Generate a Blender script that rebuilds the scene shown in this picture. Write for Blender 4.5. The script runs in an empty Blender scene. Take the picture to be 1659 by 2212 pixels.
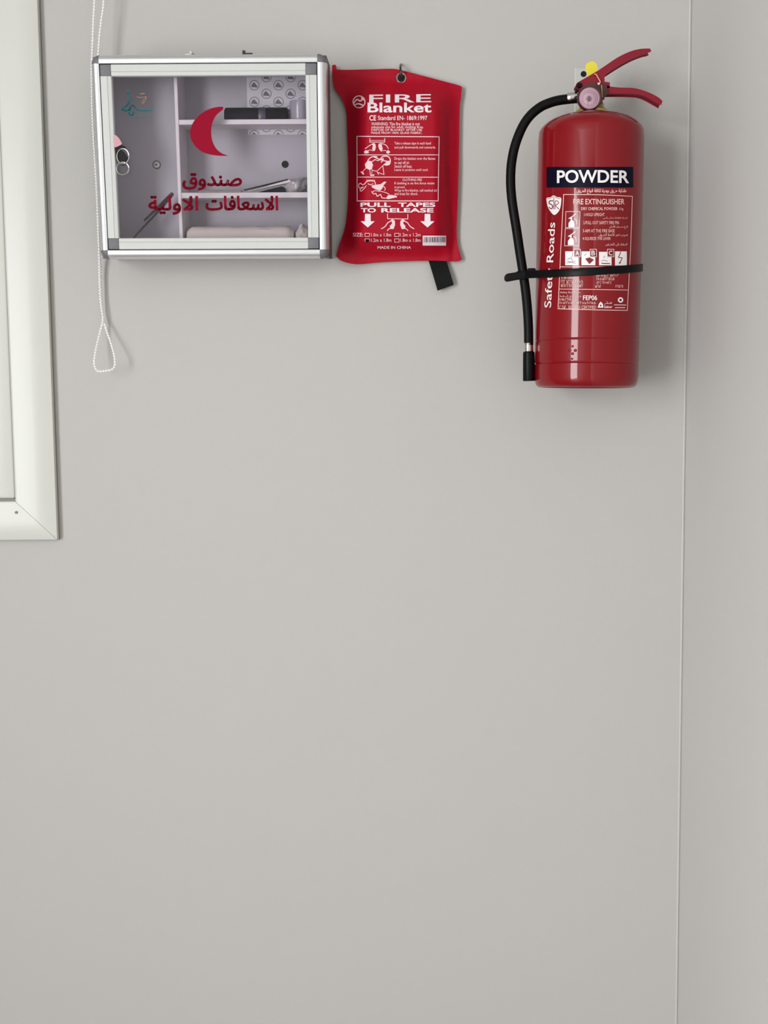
import bpy, bmesh, math, random, unicodedata
from mathutils import Vector, Matrix, noise
from mathutils.geometry import tessellate_polygon

random.seed(7)
scene = bpy.context.scene
COL = scene.collection

# ------------------------------------------------------------------ camera
FPX, CX, CY = 2500.0, 829.5, 1106.0           # focal length and centre in pixels of the 1659 x 2212 frame
CAM = Vector((0.0, -1.9, 1.35))
down = Vector(((1105 - CX) / FPX, -(27780 - CY) / FPX, -1.0)).normalized()
zc = -down
_a = (880.0 - CX) / FPX
yc = Vector((_a, (zc.z - _a * zc.x) / zc.y, -1.0)).normalized()
xc = yc.cross(zc)
ROT = Matrix((xc, yc, zc))                    # camera space -> world
cam_data = bpy.data.cameras.new('camera')
cam_data.sensor_fit = 'HORIZONTAL'
cam_data.sensor_width = 36.0
cam_data.lens = 36.0 * FPX / 1659.0
cam_data.clip_start = 0.02
cam = bpy.data.objects.new('camera', cam_data)
COL.objects.link(cam)
cam.matrix_world = Matrix.Translation(CAM) @ ROT.to_4x4()
scene.camera = cam

# ------------------------------------------------------------------ world, lights, exposure
scene.view_settings.view_transform = 'Standard'
scene.view_settings.look = 'None'
scene.view_settings.gamma = 1.0
scene.view_settings.use_curve_mapping = False
scene.view_settings.exposure = 0.0
world = bpy.data.worlds.new('world')
scene.world = world
world.use_nodes = True
world.node_tree.nodes['Background'].inputs[0].default_value = (0.80, 0.90, 1.0, 1)
world.node_tree.nodes['Background'].inputs[1].default_value = 1.0


def area_light(name, loc, direction, sx, sy, power, color):
    l = bpy.data.lights.new(name, 'AREA')
    l.shape = 'RECTANGLE'
    l.size, l.size_y = sx, sy
    l.energy = power
    l.color = color
    o = bpy.data.objects.new(name, l)
    COL.objects.link(o)
    o.location = loc
    o.rotation_euler = Vector(direction).to_track_quat('-Z', 'Y').to_euler()
    return o


XL, XR, YF, ZC = -2.30, 0.453, -5.4, 2.75       # left wall, right wall, far (unseen) wall, ceiling
WY0, WY1, WZ0, WZ1 = -5.15, -2.95, 0.05, 2.45   # glazed door in the left wall, the daylight of the room
area_light('daylight_left_door', (XL - 0.10, (WY0 + WY1) / 2, (WZ0 + WZ1) / 2), (1, 0, 0), WY1 - WY0, WZ1 - WZ0, 254, (0.985, 0.99, 1.0))


# ------------------------------------------------------------------ helpers
def ray(u, v):
    return ROT @ Vector(((u - CX) / FPX, -(v - CY) / FPX, -1.0))


def on_y(u, v, y):
    d = ray(u, v)
    return CAM + d * ((y - CAM.y) / d.y)


def srgb(r, g, b):
    def f(c):
        c /= 255.0
        return c / 12.92 if c <= 0.04045 else ((c + 0.055) / 1.055) ** 2.4
    return (f(r), f(g), f(b), 1.0)


def material(name, col, rough=0.5, metal=0.0, coat=0.0, spec=0.5, var=0.0, scale=20.0, bump=0.0, bscale=200.0, stretch=None):
    m = bpy.data.materials.new(name)
    m.use_nodes = True
    nt = m.node_tree
    b = nt.nodes['Principled BSDF']
    b.inputs['Base Color'].default_value = col
    b.inputs['Roughness'].default_value = rough
    b.inputs['Metallic'].default_value = metal
    b.inputs['Coat Weight'].default_value = coat
    b.inputs['Coat Roughness'].default_value = 0.06
    b.inputs['Specular IOR Level'].default_value = spec
    tc = nt.nodes.new('ShaderNodeTexCoord')
    mp = nt.nodes.new('ShaderNodeMapping')
    nt.links.new(tc.outputs['Object'], mp.inputs['Vector'])
    if stretch:
        mp.inputs['Scale'].default_value = stretch
    n = nt.nodes.new('ShaderNodeTexNoise')
    n.inputs['Scale'].default_value = scale
    n.inputs['Detail'].default_value = 4
    nt.links.new(mp.outputs['Vector'], n.inputs['Vector'])
    mix = nt.nodes.new('ShaderNodeMix')
    mix.data_type = 'RGBA'
    nt.links.new(n.outputs['Fac'], mix.inputs['Factor'])
    mix.inputs['A'].default_value = tuple(c * (1 - var) for c in col[:3]) + (1,)
    mix.inputs['B'].default_value = tuple(min(1, c * (1 + var)) for c in col[:3]) + (1,)
    nt.links.new(mix.outputs['Result'], b.inputs['Base Color'])
    if bump > 0:
        n2 = nt.nodes.new('ShaderNodeTexNoise')
        n2.inputs['Scale'].default_value = bscale
        n2.inputs['Detail'].default_value = 3
        nt.links.new(mp.outputs['Vector'], n2.inputs['Vector'])
        bp = nt.nodes.new('ShaderNodeBump')
        bp.inputs['Strength'].default_value = bump
        bp.inputs['Distance'].default_value = 0.002
        nt.links.new(n2.outputs['Fac'], bp.inputs['Height'])
        nt.links.new(bp.outputs['Normal'], b.inputs['Normal'])
    return m


def glass_material(name, tint, gloss_rough=0.02, ior=1.5):
    m = bpy.data.materials.new(name)
    m.use_nodes = True
    nt = m.node_tree
    nt.nodes.remove(nt.nodes['Principled BSDF'])
    out = nt.nodes['Material Output']
    tr = nt.nodes.new('ShaderNodeBsdfTransparent')
    tr.inputs[0].default_value = tint
    gl = nt.nodes.new('ShaderNodeBsdfGlossy')
    gl.inputs['Roughness'].default_value = gloss_rough
    fr = nt.nodes.new('ShaderNodeFresnel')
    fr.inputs['IOR'].default_value = ior
    mx = nt.nodes.new('ShaderNodeMixShader')
    nt.links.new(fr.outputs[0], mx.inputs[0])
    nt.links.new(tr.outputs[0], mx.inputs[1])
    nt.links.new(gl.outputs[0], mx.inputs[2])
    nt.links.new(mx.outputs[0], out.inputs[0])
    return m


M = {}
M['wall'] = material('wall_paint', srgb(189, 187, 183), 0.62, spec=0.35, var=0.012, scale=5, bump=0.10, bscale=320)
M['wall_r'] = material('lightened_side_wall_paint', srgb(203, 201, 198), 0.62, spec=0.35, var=0.012, scale=5, bump=0.10, bscale=320)  # wall paint lightened to make up for weaker light on this side
M['ceiling'] = material('ceiling_paint', srgb(192, 191, 188), 0.8, var=0.02)
M['floor'] = material('floor_tile', srgb(138, 136, 132), 0.4, var=0.05, scale=4)
M['wall_dark'] = material('darkened_wall_paint', srgb(120, 118, 116), 0.7, var=0.02)  # unseen wall darkened to keep reflections in the cabinet glass dim
M['caulk'] = material('caulk', srgb(200, 198, 193), 0.6, var=0.02)
M['frame_white'] = material('white_powder_coat', srgb(212, 213, 206), 0.3, spec=0.4, var=0.015, scale=8)
M['gasket'] = material('grey_gasket', srgb(138, 135, 128), 0.7)
M['dark'] = material('dark_gap', srgb(28, 28, 30), 0.7)
M['alu'] = material('anodised_aluminium', srgb(226, 227, 228), 0.30, metal=0.75, spec=0.5, var=0.03, scale=60, stretch=(1, 1, 1))
M['alu_matt'] = material('matt_aluminium_frame', srgb(204, 206, 203), 0.45, metal=0.0, spec=0.4, var=0.02, scale=60)
M['grey_plastic'] = material('grey_plastic', srgb(112, 111, 116), 0.55, var=0.05, scale=300, bump=0.15, bscale=2500)
M['side_sheet'] = material('shaded_aluminium_sheet', srgb(96, 94, 97), 0.5, metal=0.3, var=0.03)  # sheet coloured dark to carry the shadow on the cabinet side
M['liner'] = material('white_liner_board', srgb(188, 187, 193), 0.5, var=0.02, scale=12)
M['shelf'] = material('white_shelf_board', srgb(240, 236, 236), 0.4, var=0.02, scale=15)
M['glass'] = glass_material('cabinet_glass', (0.925, 0.905, 0.925, 1), 0.02, 1.38)  # mauve tint stands in for a pinkish reflection on the pane
M['pane'] = glass_material('window_glass', (0.92, 0.95, 0.94, 1))
M['print_red'] = material('red_vinyl_print', srgb(148, 10, 42), 0.6, spec=0.08, var=0.03)
M['teal'] = material('teal_print', srgb(50, 118, 122), 0.6, spec=0.1, var=0.05)
M['tan'] = material('tan_print', srgb(150, 112, 84), 0.5, var=0.05)
M['steel'] = material('bright_steel', srgb(215, 213, 210), 0.2, metal=1.0, var=0.03)
M['dark_steel'] = material('dark_steel', srgb(70, 66, 66), 0.3, metal=0.8, var=0.05)
M['hole'] = material('black_hole', srgb(10, 9, 9), 0.8)
M['pink'] = material('pink_plastic', srgb(206, 152, 162), 0.5, var=0.04)
M['black_plastic'] = material('black_plastic', srgb(9, 8, 10), 0.42, spec=0.16, var=0.1)
M['black_rubber'] = material('black_rubber', srgb(9, 9, 10), 0.45, spec=0.16, var=0.1, scale=40)
M['navy_wrap'] = material('dark_wrapped_fabric', srgb(14, 10, 22), 0.5, spec=0.12, var=0.15, scale=60)
M['grey_wrap'] = material('grey_wrap_band', srgb(72, 70, 86), 0.35, coat=0.1, var=0.1)
M['foil'] = material('grey_clear_wrap', srgb(168, 168, 178), 0.25, coat=0.3, var=0.25, scale=18, stretch=(6, 6, 0.6))
M['cotton'] = material('white_cotton', srgb(226, 218, 210), 0.85, var=0.04, scale=40, bump=0.5, bscale=120)
M['crumple'] = material('crumpled_plastic', srgb(190, 188, 188), 0.25, coat=0.5, var=0.1, scale=30, bump=0.6, bscale=60)
M['paper'] = material('patterned_film', srgb(236, 236, 240), 0.35, var=0.015)
M['paper_ink'] = material('grey_ink', srgb(122, 120, 128), 0.5, var=0.03)
M['bag'] = material('red_pvc_fabric', srgb(168, 6, 34), 0.45, spec=0.16, var=0.05, scale=60, bump=0.35, bscale=900)
M['bag_print'] = material('white_pink_print', srgb(245, 205, 212), 0.5, var=0.02)
M['bag_print_w'] = material('white_print', srgb(240, 226, 232), 0.5, var=0.02)
M['red_paint'] = material('red_gloss_paint', srgb(130, 7, 19), 0.35, spec=0.12, coat=0.6, var=0.015)
M['lever_red'] = material('lever_red_paint', srgb(134, 14, 38), 0.42, spec=0.3, coat=0.1, var=0.03)
M['label_navy'] = material('navy_label', srgb(5, 6, 30), 0.5, spec=0.12, var=0.05)
M['label_white'] = material('white_label_print', srgb(240, 232, 232), 0.4, var=0.01)
M['label_pink'] = material('pale_line_print', srgb(238, 196, 190), 0.4, var=0.01)
M['label_red'] = material('red_cutout_print', srgb(120, 14, 24), 0.35, var=0.02)
M['brass'] = material('yellow_brass', srgb(196, 178, 92), 0.35, metal=0.6, var=0.08)
M['valve'] = material('dull_brass_valve', srgb(104, 84, 60), 0.4, metal=0.6, var=0.1)
M['gauge_rim'] = material('maroon_gauge_rim', srgb(74, 26, 36), 0.35, spec=0.5, var=0.05)
M['dial'] = material('dial_with_pink_reflection', srgb(246, 188, 208), 0.4, var=0.05, scale=120)  # pink reflection on the gauge put into the dial colour
M['dial_dark'] = material('mauve_dial_centre', srgb(168, 122, 148), 0.4, var=0.05)
M['yellow'] = material('yellow_seal_plastic', srgb(232, 218, 62), 0.45, var=0.04)
M['seal_wire'] = material('peach_seal_wire', srgb(238, 160, 130), 0.45, var=0.03)
M['zinc'] = material('zinc_plate', srgb(204, 206, 200), 0.35, metal=0.35, var=0.05, scale=90)
M['chain'] = material('white_plastic_chain', srgb(246, 246, 244), 0.4, var=0.02)


def obj(name, verts, faces, mat, parent=None, smooth=False, loc=None, bevel=0.0, seg=2):
    me = bpy.data.meshes.new(name)
    base = Vector(loc) if loc is not None else Vector((0, 0, 0))
    me.from_pydata([tuple(Vector(v) - base) for v in verts], [], [tuple(f) for f in faces])
    me.validate()
    bm = bmesh.new()
    bm.from_mesh(me)
    if bevel > 0:
        es = [e for e in bm.edges if len(e.link_faces) == 2 and e.calc_face_angle(0) > 0.5]
        bmesh.ops.bevel(bm, geom=es, offset=bevel, segments=seg, affect='EDGES', profile=0.5)
    bmesh.ops.recalc_face_normals(bm, faces=bm.faces[:])
    bm.to_mesh(me)
    bm.free()
    if smooth:
        for p in me.polygons:
            p.use_smooth = True
        try:
            me.set_sharp_from_angle(angle=math.radians(38))
        except Exception:
            pass
    me.materials.append(M[mat])
    o = bpy.data.objects.new(name, me)
    COL.objects.link(o)
    if parent is not None:
        o.parent = parent
    elif loc is not None:
        o.location = base
    return o


def tag(o, label=None, cat=None, group=None, kind=None):
    if label: o['label'] = label
    if cat: o['category'] = cat
    if group: o['group'] = group
    if kind: o['kind'] = kind
    return o


def empty(name, matrix):
    o = bpy.data.objects.new(name, None)
    o.empty_display_size = 0.05
    COL.objects.link(o)
    o.matrix_world = matrix
    return o


def box(x0, x1, y0, y1, z0, z1):
    v = [(x, y, z) for z in (z0, z1) for y in (y0, y1) for x in (x0, x1)]
    f = [(0, 2, 3, 1), (4, 5, 7, 6), (0, 1, 5, 4), (2, 6, 7, 3), (0, 4, 6, 2), (1, 3, 7, 5)]
    return v, f


def join(*parts):
    V, Fc = [], []
    for v, f in parts:
        n = len(V)
        V += list(v)
        Fc += [tuple(i + n for i in q) for q in f]
    return V, Fc


def prism(poly, y0, y1):
    """poly: list of (x, z); extruded along y."""
    n = len(poly)
    v = [(x, y0, z) for x, z in poly] + [(x, y1, z) for x, z in poly]
    f = [tuple(range(n)), tuple(range(2 * n - 1, n - 1, -1))]
    f += [(i, (i + 1) % n, n + (i + 1) % n, n + i) for i in range(n)]
    return v, f


def lathe(prof, n=64, axis='z', c=(0, 0, 0)):
    """prof: list of (r, h); closed with caps when r = 0 at the ends."""
    V, Fc = [], []
    for r, h in prof:
        for k in range(n):
            a = 2 * math.pi * k / n
            p = (r * math.cos(a), r * math.sin(a), h)
            if axis == 'y': p = (r * math.cos(a), h, r * math.sin(a))
            if axis == 'x': p = (h, r * math.cos(a), r * math.sin(a))
            V.append((p[0] + c[0], p[1] + c[1], p[2] + c[2]))
    for i in range(len(prof) - 1):
        for k in range(n):
            Fc.append((i * n + k, i * n + (k + 1) % n, (i + 1) * n + (k + 1) % n, (i + 1) * n + k))
    Fc.append(tuple(range(n)))
    m = (len(prof) - 1) * n
    Fc.append(tuple(range(m, m + n)))
    return V, Fc


def tube(pts, rad, n=10, closed=False):
    pts = [Vector(p) for p in pts]
    rads = rad if isinstance(rad, (list, tuple)) else [rad] * len(pts)
    V, Fc = [], []
    N = len(pts)
    up = None
    for i, p in enumerate(pts):
        a = pts[(i - 1) % N] if (closed or i > 0) else p
        b = pts[(i + 1) % N] if (closed or i < N - 1) else p
        t = (b - a).normalized()
        if up is None:
            up = t.orthogonal().normalized()
        up = (up - t * up.dot(t)).normalized()
        w = t.cross(up)
        for k in range(n):
            q = 2 * math.pi * k / n
            V.append(p + (up * math.cos(q) + w * math.sin(q)) * rads[i])
    R = N if closed else N - 1
    for i in range(R):
        j = (i + 1) % N
        for k in range(n):
            Fc.append((i * n + k, i * n + (k + 1) % n, j * n + (k + 1) % n, j * n + k))
    if not closed:
        Fc.append(tuple(range(n)))
        Fc.append(tuple(range((N - 1) * n, N * n)))
    return V, Fc


def spline(pts, per=6, closed=False):
    """Catmull-Rom through the points (any dimension)."""
    P = [tuple(p) for p in pts]
    n = len(P)
    out = []
    segs = n if closed else n - 1
    for i in range(segs):
        p0 = P[(i - 1) % n] if (closed or i > 0) else P[0]
        p1 = P[i]
        p2 = P[(i + 1) % n]
        p3 = P[(i + 2) % n] if (closed or i + 2 < n) else P[-1]
        for k in range(per):
            t = k / per
            out.append(tuple(0.5 * (2 * b + (c - a) * t + (2 * a - 5 * b + 4 * c - d) * t * t + (3 * b - a - 3 * c + d) * t ** 3) for a, b, c, d in zip(p0, p1, p2, p3)))
    if not closed:
        out.append(P[-1])
    return out


# ------------------------------------------------------------------ flat print: outlines of letters and drawings
FORMS = {}
for cp in range(0xFE80, 0xFEFD):
    dec = unicodedata.decomposition(chr(cp)).split()
    if len(dec) == 2:
        FORMS[(chr(int(dec[1], 16)), dec[0])] = chr(cp)
    elif len(dec) == 3 and dec[1] == '0644':
        FORMS[('\u0644' + chr(int(dec[2], 16)), dec[0])] = chr(cp)


def arabic(s):
    """Joined letter forms in left-to-right drawing order."""
    units, i = [], 0
    while i < len(s):
        if s[i:i + 2] and (s[i:i + 2], '<isolated>') in FORMS and len(s[i:i + 2]) == 2:
            units.append(s[i:i + 2]); i += 2
        else:
            units.append(s[i]); i += 1
    out = []
    for k, c in enumerate(units):
        prev = k > 0 and (units[k - 1], '<initial>') in FORMS and (c, '<final>') in FORMS
        nxt = k < len(units) - 1 and (c, '<initial>') in FORMS and (units[k + 1], '<final>') in FORMS
        form = '<medial>' if prev and nxt else '<final>' if prev else '<initial>' if nxt else '<isolated>'
        out.append(FORMS.get((c, form), c))
    return ''.join(reversed(out))


def area2(p):
    return 0.5 * sum(a[0] * b[1] - b[0] * a[1] for a, b in zip(p, p[1:] + p[:1]))


def inside(pt, poly):
    x, y = pt
    r = False
    for (x0, y0), (x1, y1) in zip(poly, poly[1:] + poly[:1]):
        if (y0 > y) != (y1 > y) and x < (x1 - x0) * (y - y0) / (y1 - y0) + x0:
            r = not r
    return r


def glyphs(text, res=4):
    cu = bpy.data.curves.new('lettering', 'FONT')
    cu.body = text
    cu.size = 1.0
    o = bpy.data.objects.new('lettering', cu)
    COL.objects.link(o)
    dg = bpy.context.evaluated_depsgraph_get()
    dg.update()
    ev = o.evaluated_get(dg)
    c2 = ev.to_curve(dg)
    cont = []
    for s in c2.splines:
        bp = s.bezier_points
        pts = []
        n = len(bp)
        if n:
            for i in range(n):
                a, b = bp[i], bp[(i + 1) % n]
                p0, p1, p2, p3 = a.co, a.handle_right, b.handle_left, b.co
                straight = (p1 - p0).cross(p3 - p0).length < 1e-6 and (p2 - p0).cross(p3 - p0).length < 1e-6
                r = 1 if straight else res
                for k in range(r):
                    t = k / r
                    q = p0 * (1 - t) ** 3 + p1 * 3 * t * (1 - t) ** 2 + p2 * 3 * t * t * (1 - t) + p3 * t ** 3
                    pts.append((q.x, q.y))
        else:
            pts = [(p.co.x, p.co.y) for p in s.points]
        if len(pts) > 2:
            cl = [pts[0]]
            for p in pts[1:]:
                if (p[0] - cl[-1][0]) ** 2 + (p[1] - cl[-1][1]) ** 2 > 1e-8:
                    cl.append(p)
            if len(cl) > 2 and (cl[0][0] - cl[-1][0]) ** 2 + (cl[0][1] - cl[-1][1]) ** 2 < 1e-8:
                cl.pop()
            if len(cl) > 2:
                cont.append(cl)
    ev.to_curve_clear()
    COL.objects.unlink(o)
    bpy.data.objects.remove(o)
    bpy.data.curves.remove(cu)
    return cont


def grow(poly, d):
    """Push every point of a closed outline to the right of its direction by d."""
    out = []
    n = len(poly)
    for i in range(n):
        a, b, c = Vector(poly[i - 1]), Vector(poly[i]), Vector(poly[(i + 1) % n])
        e1, e2 = (b - a), (c - b)
        if e1.length < 1e-9 or e2.length < 1e-9:
            out.append(tuple(b)); continue
        n1 = Vector((e1.y, -e1.x)).normalized()
        n2 = Vector((e2.y, -e2.x)).normalized()
        m = n1 + n2
        if m.length < 0.3:
            m = n1
        m = m.normalized()
        k = min(1.8, 1 / max(0.4, m.dot(n1)))
        out.append(tuple(b + m * d * k))
    return out


def letters(text, x0, ytop, x1, ybot, bold=0.0, res=4, rib=0.0):
    """Letter shapes whose outline box is fitted into the given pixel box -> list of [outer, hole, ...]."""
    cont = glyphs(text, res)
    if not cont:
        return []
    sgn = 1 if area2(max(cont, key=lambda c: abs(area2(c)))) > 0 else -1
    outers = [c for c in cont if area2(c) * sgn > 0]
    holes = [c for c in cont if area2(c) * sgn < 0]
    groups = [[c] for c in outers]
    for h in list(holes):
        if not any(all(inside(q, g[0]) for q in h) for g in groups):
            groups.append([list(reversed(h))])
            holes.remove(h)
    for h in holes:
        best = None
        for g in groups:
            if all(inside(q, g[0]) for q in h) and (best is None or abs(area2(g[0])) < abs(area2(best[0]))):
                best = g
        if best is not None:
            best.append(h)
    if bold:
        groups = [[grow(c, bold * sgn) for c in g] for g in groups]
    xs = [p[0] for g in groups for p in g[0]]
    ys = [p[1] for g in groups for p in g[0]]
    ax, bx, ay, by = min(xs), max(xs), min(ys), max(ys)
    sx = (x1 - x0) / max(1e-6, bx - ax)
    sy = (ybot - ytop) / max(1e-6, by - ay)
    res_ = [[[(x0 + (x - ax) * sx, ybot - (y - ay) * sy) for x, y in c] for c in g] for g in groups]
    if rib:
        for g in list(res_):
            for c in g:
                res_ += stroke(c, rib, True)
    return res_


def warp(polys, fn):
    return [[[fn(x, y) for x, y in c] for c in g] for g in polys]


def stroke(pts, w, closed=False):
    pts = [Vector(p) for p in pts]
    out = []
    segs = list(zip(pts, pts[1:] + pts[:1])) if closed else list(zip(pts, pts[1:]))
    for a, b in segs:
        d = b - a
        if d.length < 1e-6:
            continue
        t = d.normalized()
        n = Vector((-t.y, t.x)) * (w / 2)
        e = t * (w * 0.42)
        out.append([[tuple(a - e + n), tuple(b + e + n), tuple(b + e - n), tuple(a - e - n)]])
    return out


def rect(x0, y0, x1, y1):
    return [[[(x0, y0), (x1, y0), (x1, y1), (x0, y1)]]]


def disc(x, y, r, n=20, ry=None):
    ry = ry or r
    return [[[(x + r * math.cos(2 * math.pi * k / n), y + ry * math.sin(2 * math.pi * k / n)) for k in range(n)]]]


def ring(x, y, r, w, n=24):
    return [[[(x + r * math.cos(2 * math.pi * k / n), y + r * math.sin(2 * math.pi * k / n)) for k in range(n)],
             [(x + (r - w) * math.cos(-2 * math.pi * k / n), y + (r - w) * math.sin(-2 * math.pi * k / n)) for k in range(n)]]]


def shape(*pts):
    return [[list(pts)]]


def print_obj(name, polys, mapper, mat, parent, maxedge=6.0):
    """Flat print: pixel outlines tessellated and laid on the surface that mapper() returns."""
    V, Fc = [], []
    for g in polys:
        loops = [[Vector((x, y, 0)) for x, y in c] for c in g]
        flat = [p for l in loops for p in l]
        try:
            tris = tessellate_polygon(loops)
        except Exception:
            continue
        stack = [(flat[a], flat[b], flat[c]) for a, b, c in tris]
        while stack:
            a, b, c = stack.pop()
            l = [(a - b).length, (b - c).length, (c - a).length]
            m = max(l)
            if m > maxedge:
                if l[0] == m:
                    q = (a + b) / 2; stack += [(a, q, c), (q, b, c)]
                elif l[1] == m:
                    q = (b + c) / 2; stack += [(a, b, q), (a, q, c)]
                else:
                    q = (c + a) / 2; stack += [(a, b, q), (q, b, c)]
            else:
                n = len(V)
                V += [mapper(p.x, p.y) for p in (a, b, c)]
                Fc.append((n, n + 1, n + 2))
    me = bpy.data.meshes.new(name)
    me.from_pydata([tuple(v) for v in V], [], Fc)
    bm = bmesh.new()
    bm.from_mesh(me)
    bmesh.ops.remove_doubles(bm, verts=bm.verts[:], dist=1e-6)
    bm.to_mesh(me)
    bm.free()
    me.materials.append(M[mat])
    o = bpy.data.objects.new(name, me)
    COL.objects.link(o)
    o.parent = parent
    return o


# ------------------------------------------------------------------ room shell
def slab_with_hole(axis, u0, u1, z0, z1, hu0, hu1, hz0, hz1, t0, t1):
    """Wall slab in (u, z) with a rectangular opening; t0..t1 is its thickness along the other axis."""
    def b(a0, a1, c0, c1):
        return box(a0, a1, t0, t1, c0, c1) if axis == 'x' else box(t0, t1, a0, a1, c0, c1)
    return join(b(u0, hu0, z0, z1), b(hu1, u1, z0, z1), b(hu0, hu1, z0, hz0), b(hu0, hu1, hz1, z1))


# window at the left edge of the picture: opening from the inner frame corner
WI = on_y(33, 1083, -0.014)
W_IN_R, W_IN_B = WI.x, WI.z
W_OUT_R, W_OUT_B = -0.580, on_y(60, 1166, -0.014).z
W_IN_L, W_IN_T = W_IN_R - 1.05, W_IN_B + 1.15
fw = W_OUT_R - W_IN_R                      # width of the casing
fb = W_IN_B - W_OUT_B

v, f = slab_with_hole('x', XL - 0.15, XR + 0.15, 0, ZC, W_IN_L, W_IN_R, W_IN_B, W_IN_T, 0.0, 0.15)
tag(obj('wall_back', v, f, 'wall'), 'pale grey painted wall carrying the safety equipment', 'wall', kind='structure')
v, f = box(XR, XR + 0.15, YF - 0.15, 0.0, 0, ZC)
tag(obj('wall_right', v, f, 'wall_r'), 'pale grey side wall at the right edge', 'wall', kind='structure')
v, f = slab_with_hole('y', YF - 0.15, 0.0, 0, ZC, WY0, WY1, WZ0, WZ1, XL - 0.15, XL)
tag(obj('wall_left', v, f, 'wall'), 'pale side wall with a glazed door, out of view', 'wall', kind='structure')
v, f = box(XL, XR, YF - 0.15, YF, 0, ZC)
tag(obj('wall_front', v, f, 'wall_dark'), 'unseen wall behind the viewer, darkened to dim reflections in the glass', 'wall', kind='structure')
v, f = box(XL - 0.15, XR + 0.15, YF - 0.15, 0.15, -0.1, 0.0)
tag(obj('floor', v, f, 'floor'), 'beige tiled floor below the view', 'floor', kind='structure')
v, f = box(XL - 0.15, XR + 0.15, YF - 0.15, 0.15, ZC, ZC + 0.1)
tag(obj('ceiling', v, f, 'ceiling'), 'white ceiling above the view', 'ceiling', kind='structure')
# slim bead of filler where the two walls meet
cb = [(XR - 0.0048, 0.001), (XR - 0.0042, -0.0022), (XR - 0.0026, -0.0036), (XR - 0.0010, -0.0030), (XR + 0.0005, -0.0008), (XR + 0.0005, 0.001)]
cv = [(x, y, 0.0) for x, y in cb] + [(x, y, ZC) for x, y in cb]
n = len(cb)
tag(obj('trim_1', cv, [tuple(range(n)), tuple(range(n, 2 * n))] + [(i, (i + 1) % n, n + (i + 1) % n, n + i) for i in range(n)], 'caulk', smooth=True),
    'thin pale filler bead down the wall corner', 'trim', kind='structure')

# ---- window_1: mitred white casing, sash, pane
win = tag(empty('window_1', Matrix.Translation((0, 0, 0))), 'white aluminium window with mitred casing', 'window', kind='structure')
OL, OR_, OB, OT = W_IN_L - fw, W_OUT_R, W_OUT_B, W_IN_T + fb
PROF = [(0.0, 0.030), (0.0, -0.0132), (0.02, -0.0142), (0.05, -0.0146), (0.50, -0.0148), (0.97, -0.0146), (1.0, -0.0138), (1.0, 0.0)]


def casing(corners_in, corners_out):
    """One mitred casing member from an inner edge to an outer edge."""
    V = []
    for ci, co in zip(corners_in, corners_out):
        for s, y in PROF:
            V.append((ci[0] + (co[0] - ci[0]) * s, y, ci[1] + (co[1] - ci[1]) * s))
    k = len(PROF)
    return V, [(i, i + 1, k + i + 1, k + i) for i in range(k - 1)] + [tuple(range(k)), tuple(range(k, 2 * k))]


I = {'bl': (W_IN_L, W_IN_B), 'br': (W_IN_R, W_IN_B), 'tr': (W_IN_R, W_IN_T), 'tl': (W_IN_L, W_IN_T)}
O_ = {'bl': (OL, OB), 'br': (OR_, OB), 'tr': (OR_, OT), 'tl': (OL, OT)}
g_ = 0.00035
for a, b, dx, dz in (('br', 'tr', 0, g_), ('bl', 'br', -g_, 0), ('tl', 'bl', 0, -g_), ('tr', 'tl', g_, 0)):
    v, f = casing((I[a], I[b]), (O_[a], O_[b]))
    obj('casing_member', [(x + dx, y, z + dz) for x, y, z in v], f, 'frame_white', win, smooth=True)
v, f = join(box(OL - 0.0009, OR_ + 0.0009, -0.0035, -0.0002, OB - 0.0012, W_IN_B), box(OL - 0.0009, OR_ + 0.0009, -0.0035, -0.0002, W_IN_T, OT + 0.0012),
            box(OL - 0.0009, W_IN_L, -0.0035, -0.0002, W_IN_B, W_IN_T), box(W_IN_R, OR_ + 0.0009, -0.0035, -0.0002, W_IN_B, W_IN_T))
obj('gasket', v, f, 'gasket', win)
sw = 0.055
sash = []
for (x0, x1, z0, z1) in ((W_IN_R - sw, W_IN_R - 0.001, W_IN_B + 0.004, W_IN_T - 0.002), (W_IN_L + 0.001, W_IN_L + sw, W_IN_B + 0.004, W_IN_T - 0.002),
                         (W_IN_L + sw, W_IN_R - sw, W_IN_B + 0.004, W_IN_B + sw), (W_IN_L + sw, W_IN_R - sw, W_IN_T - sw, W_IN_T - 0.002),
                         ((W_IN_L + W_IN_R) / 2 - 0.025, (W_IN_L + W_IN_R) / 2 + 0.025, W_IN_B + sw, W_IN_T - sw)):
    v, f = box(x0, x1, -0.0115, 0.035, z0, z1)
    obj('sash_member', v, f, 'frame_white', win, smooth=True, bevel=0.004, seg=3)
for (x0, x1) in ((W_IN_L + sw - .004, (W_IN_L + W_IN_R) / 2 - 0.022), ((W_IN_L + W_IN_R) / 2 + 0.022, W_IN_R - sw + .004)):
    v, f = box(x0, x1, 0.012, 0.017, W_IN_B + sw - .004, W_IN_T - sw + .004)
    obj('pane', v, f, 'pane', win)
v, f = box(W_IN_L, W_IN_R, -0.0122, 0.03, W_IN_B - 0.0005, W_IN_B + 0.0045)
obj('sill_gap', v, f, 'gasket', win)
sp = on_y(35, 1107, -0.0155)
v, f = lathe([(0.0, -0.0), (0.0024, 0.0), (0.0022, -0.0012), (0.0, -0.0014)], 14, 'y', (sp.x, sp.y, sp.z))
obj('corner_screw', v, f, 'gasket', win, smooth=True)

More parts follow.
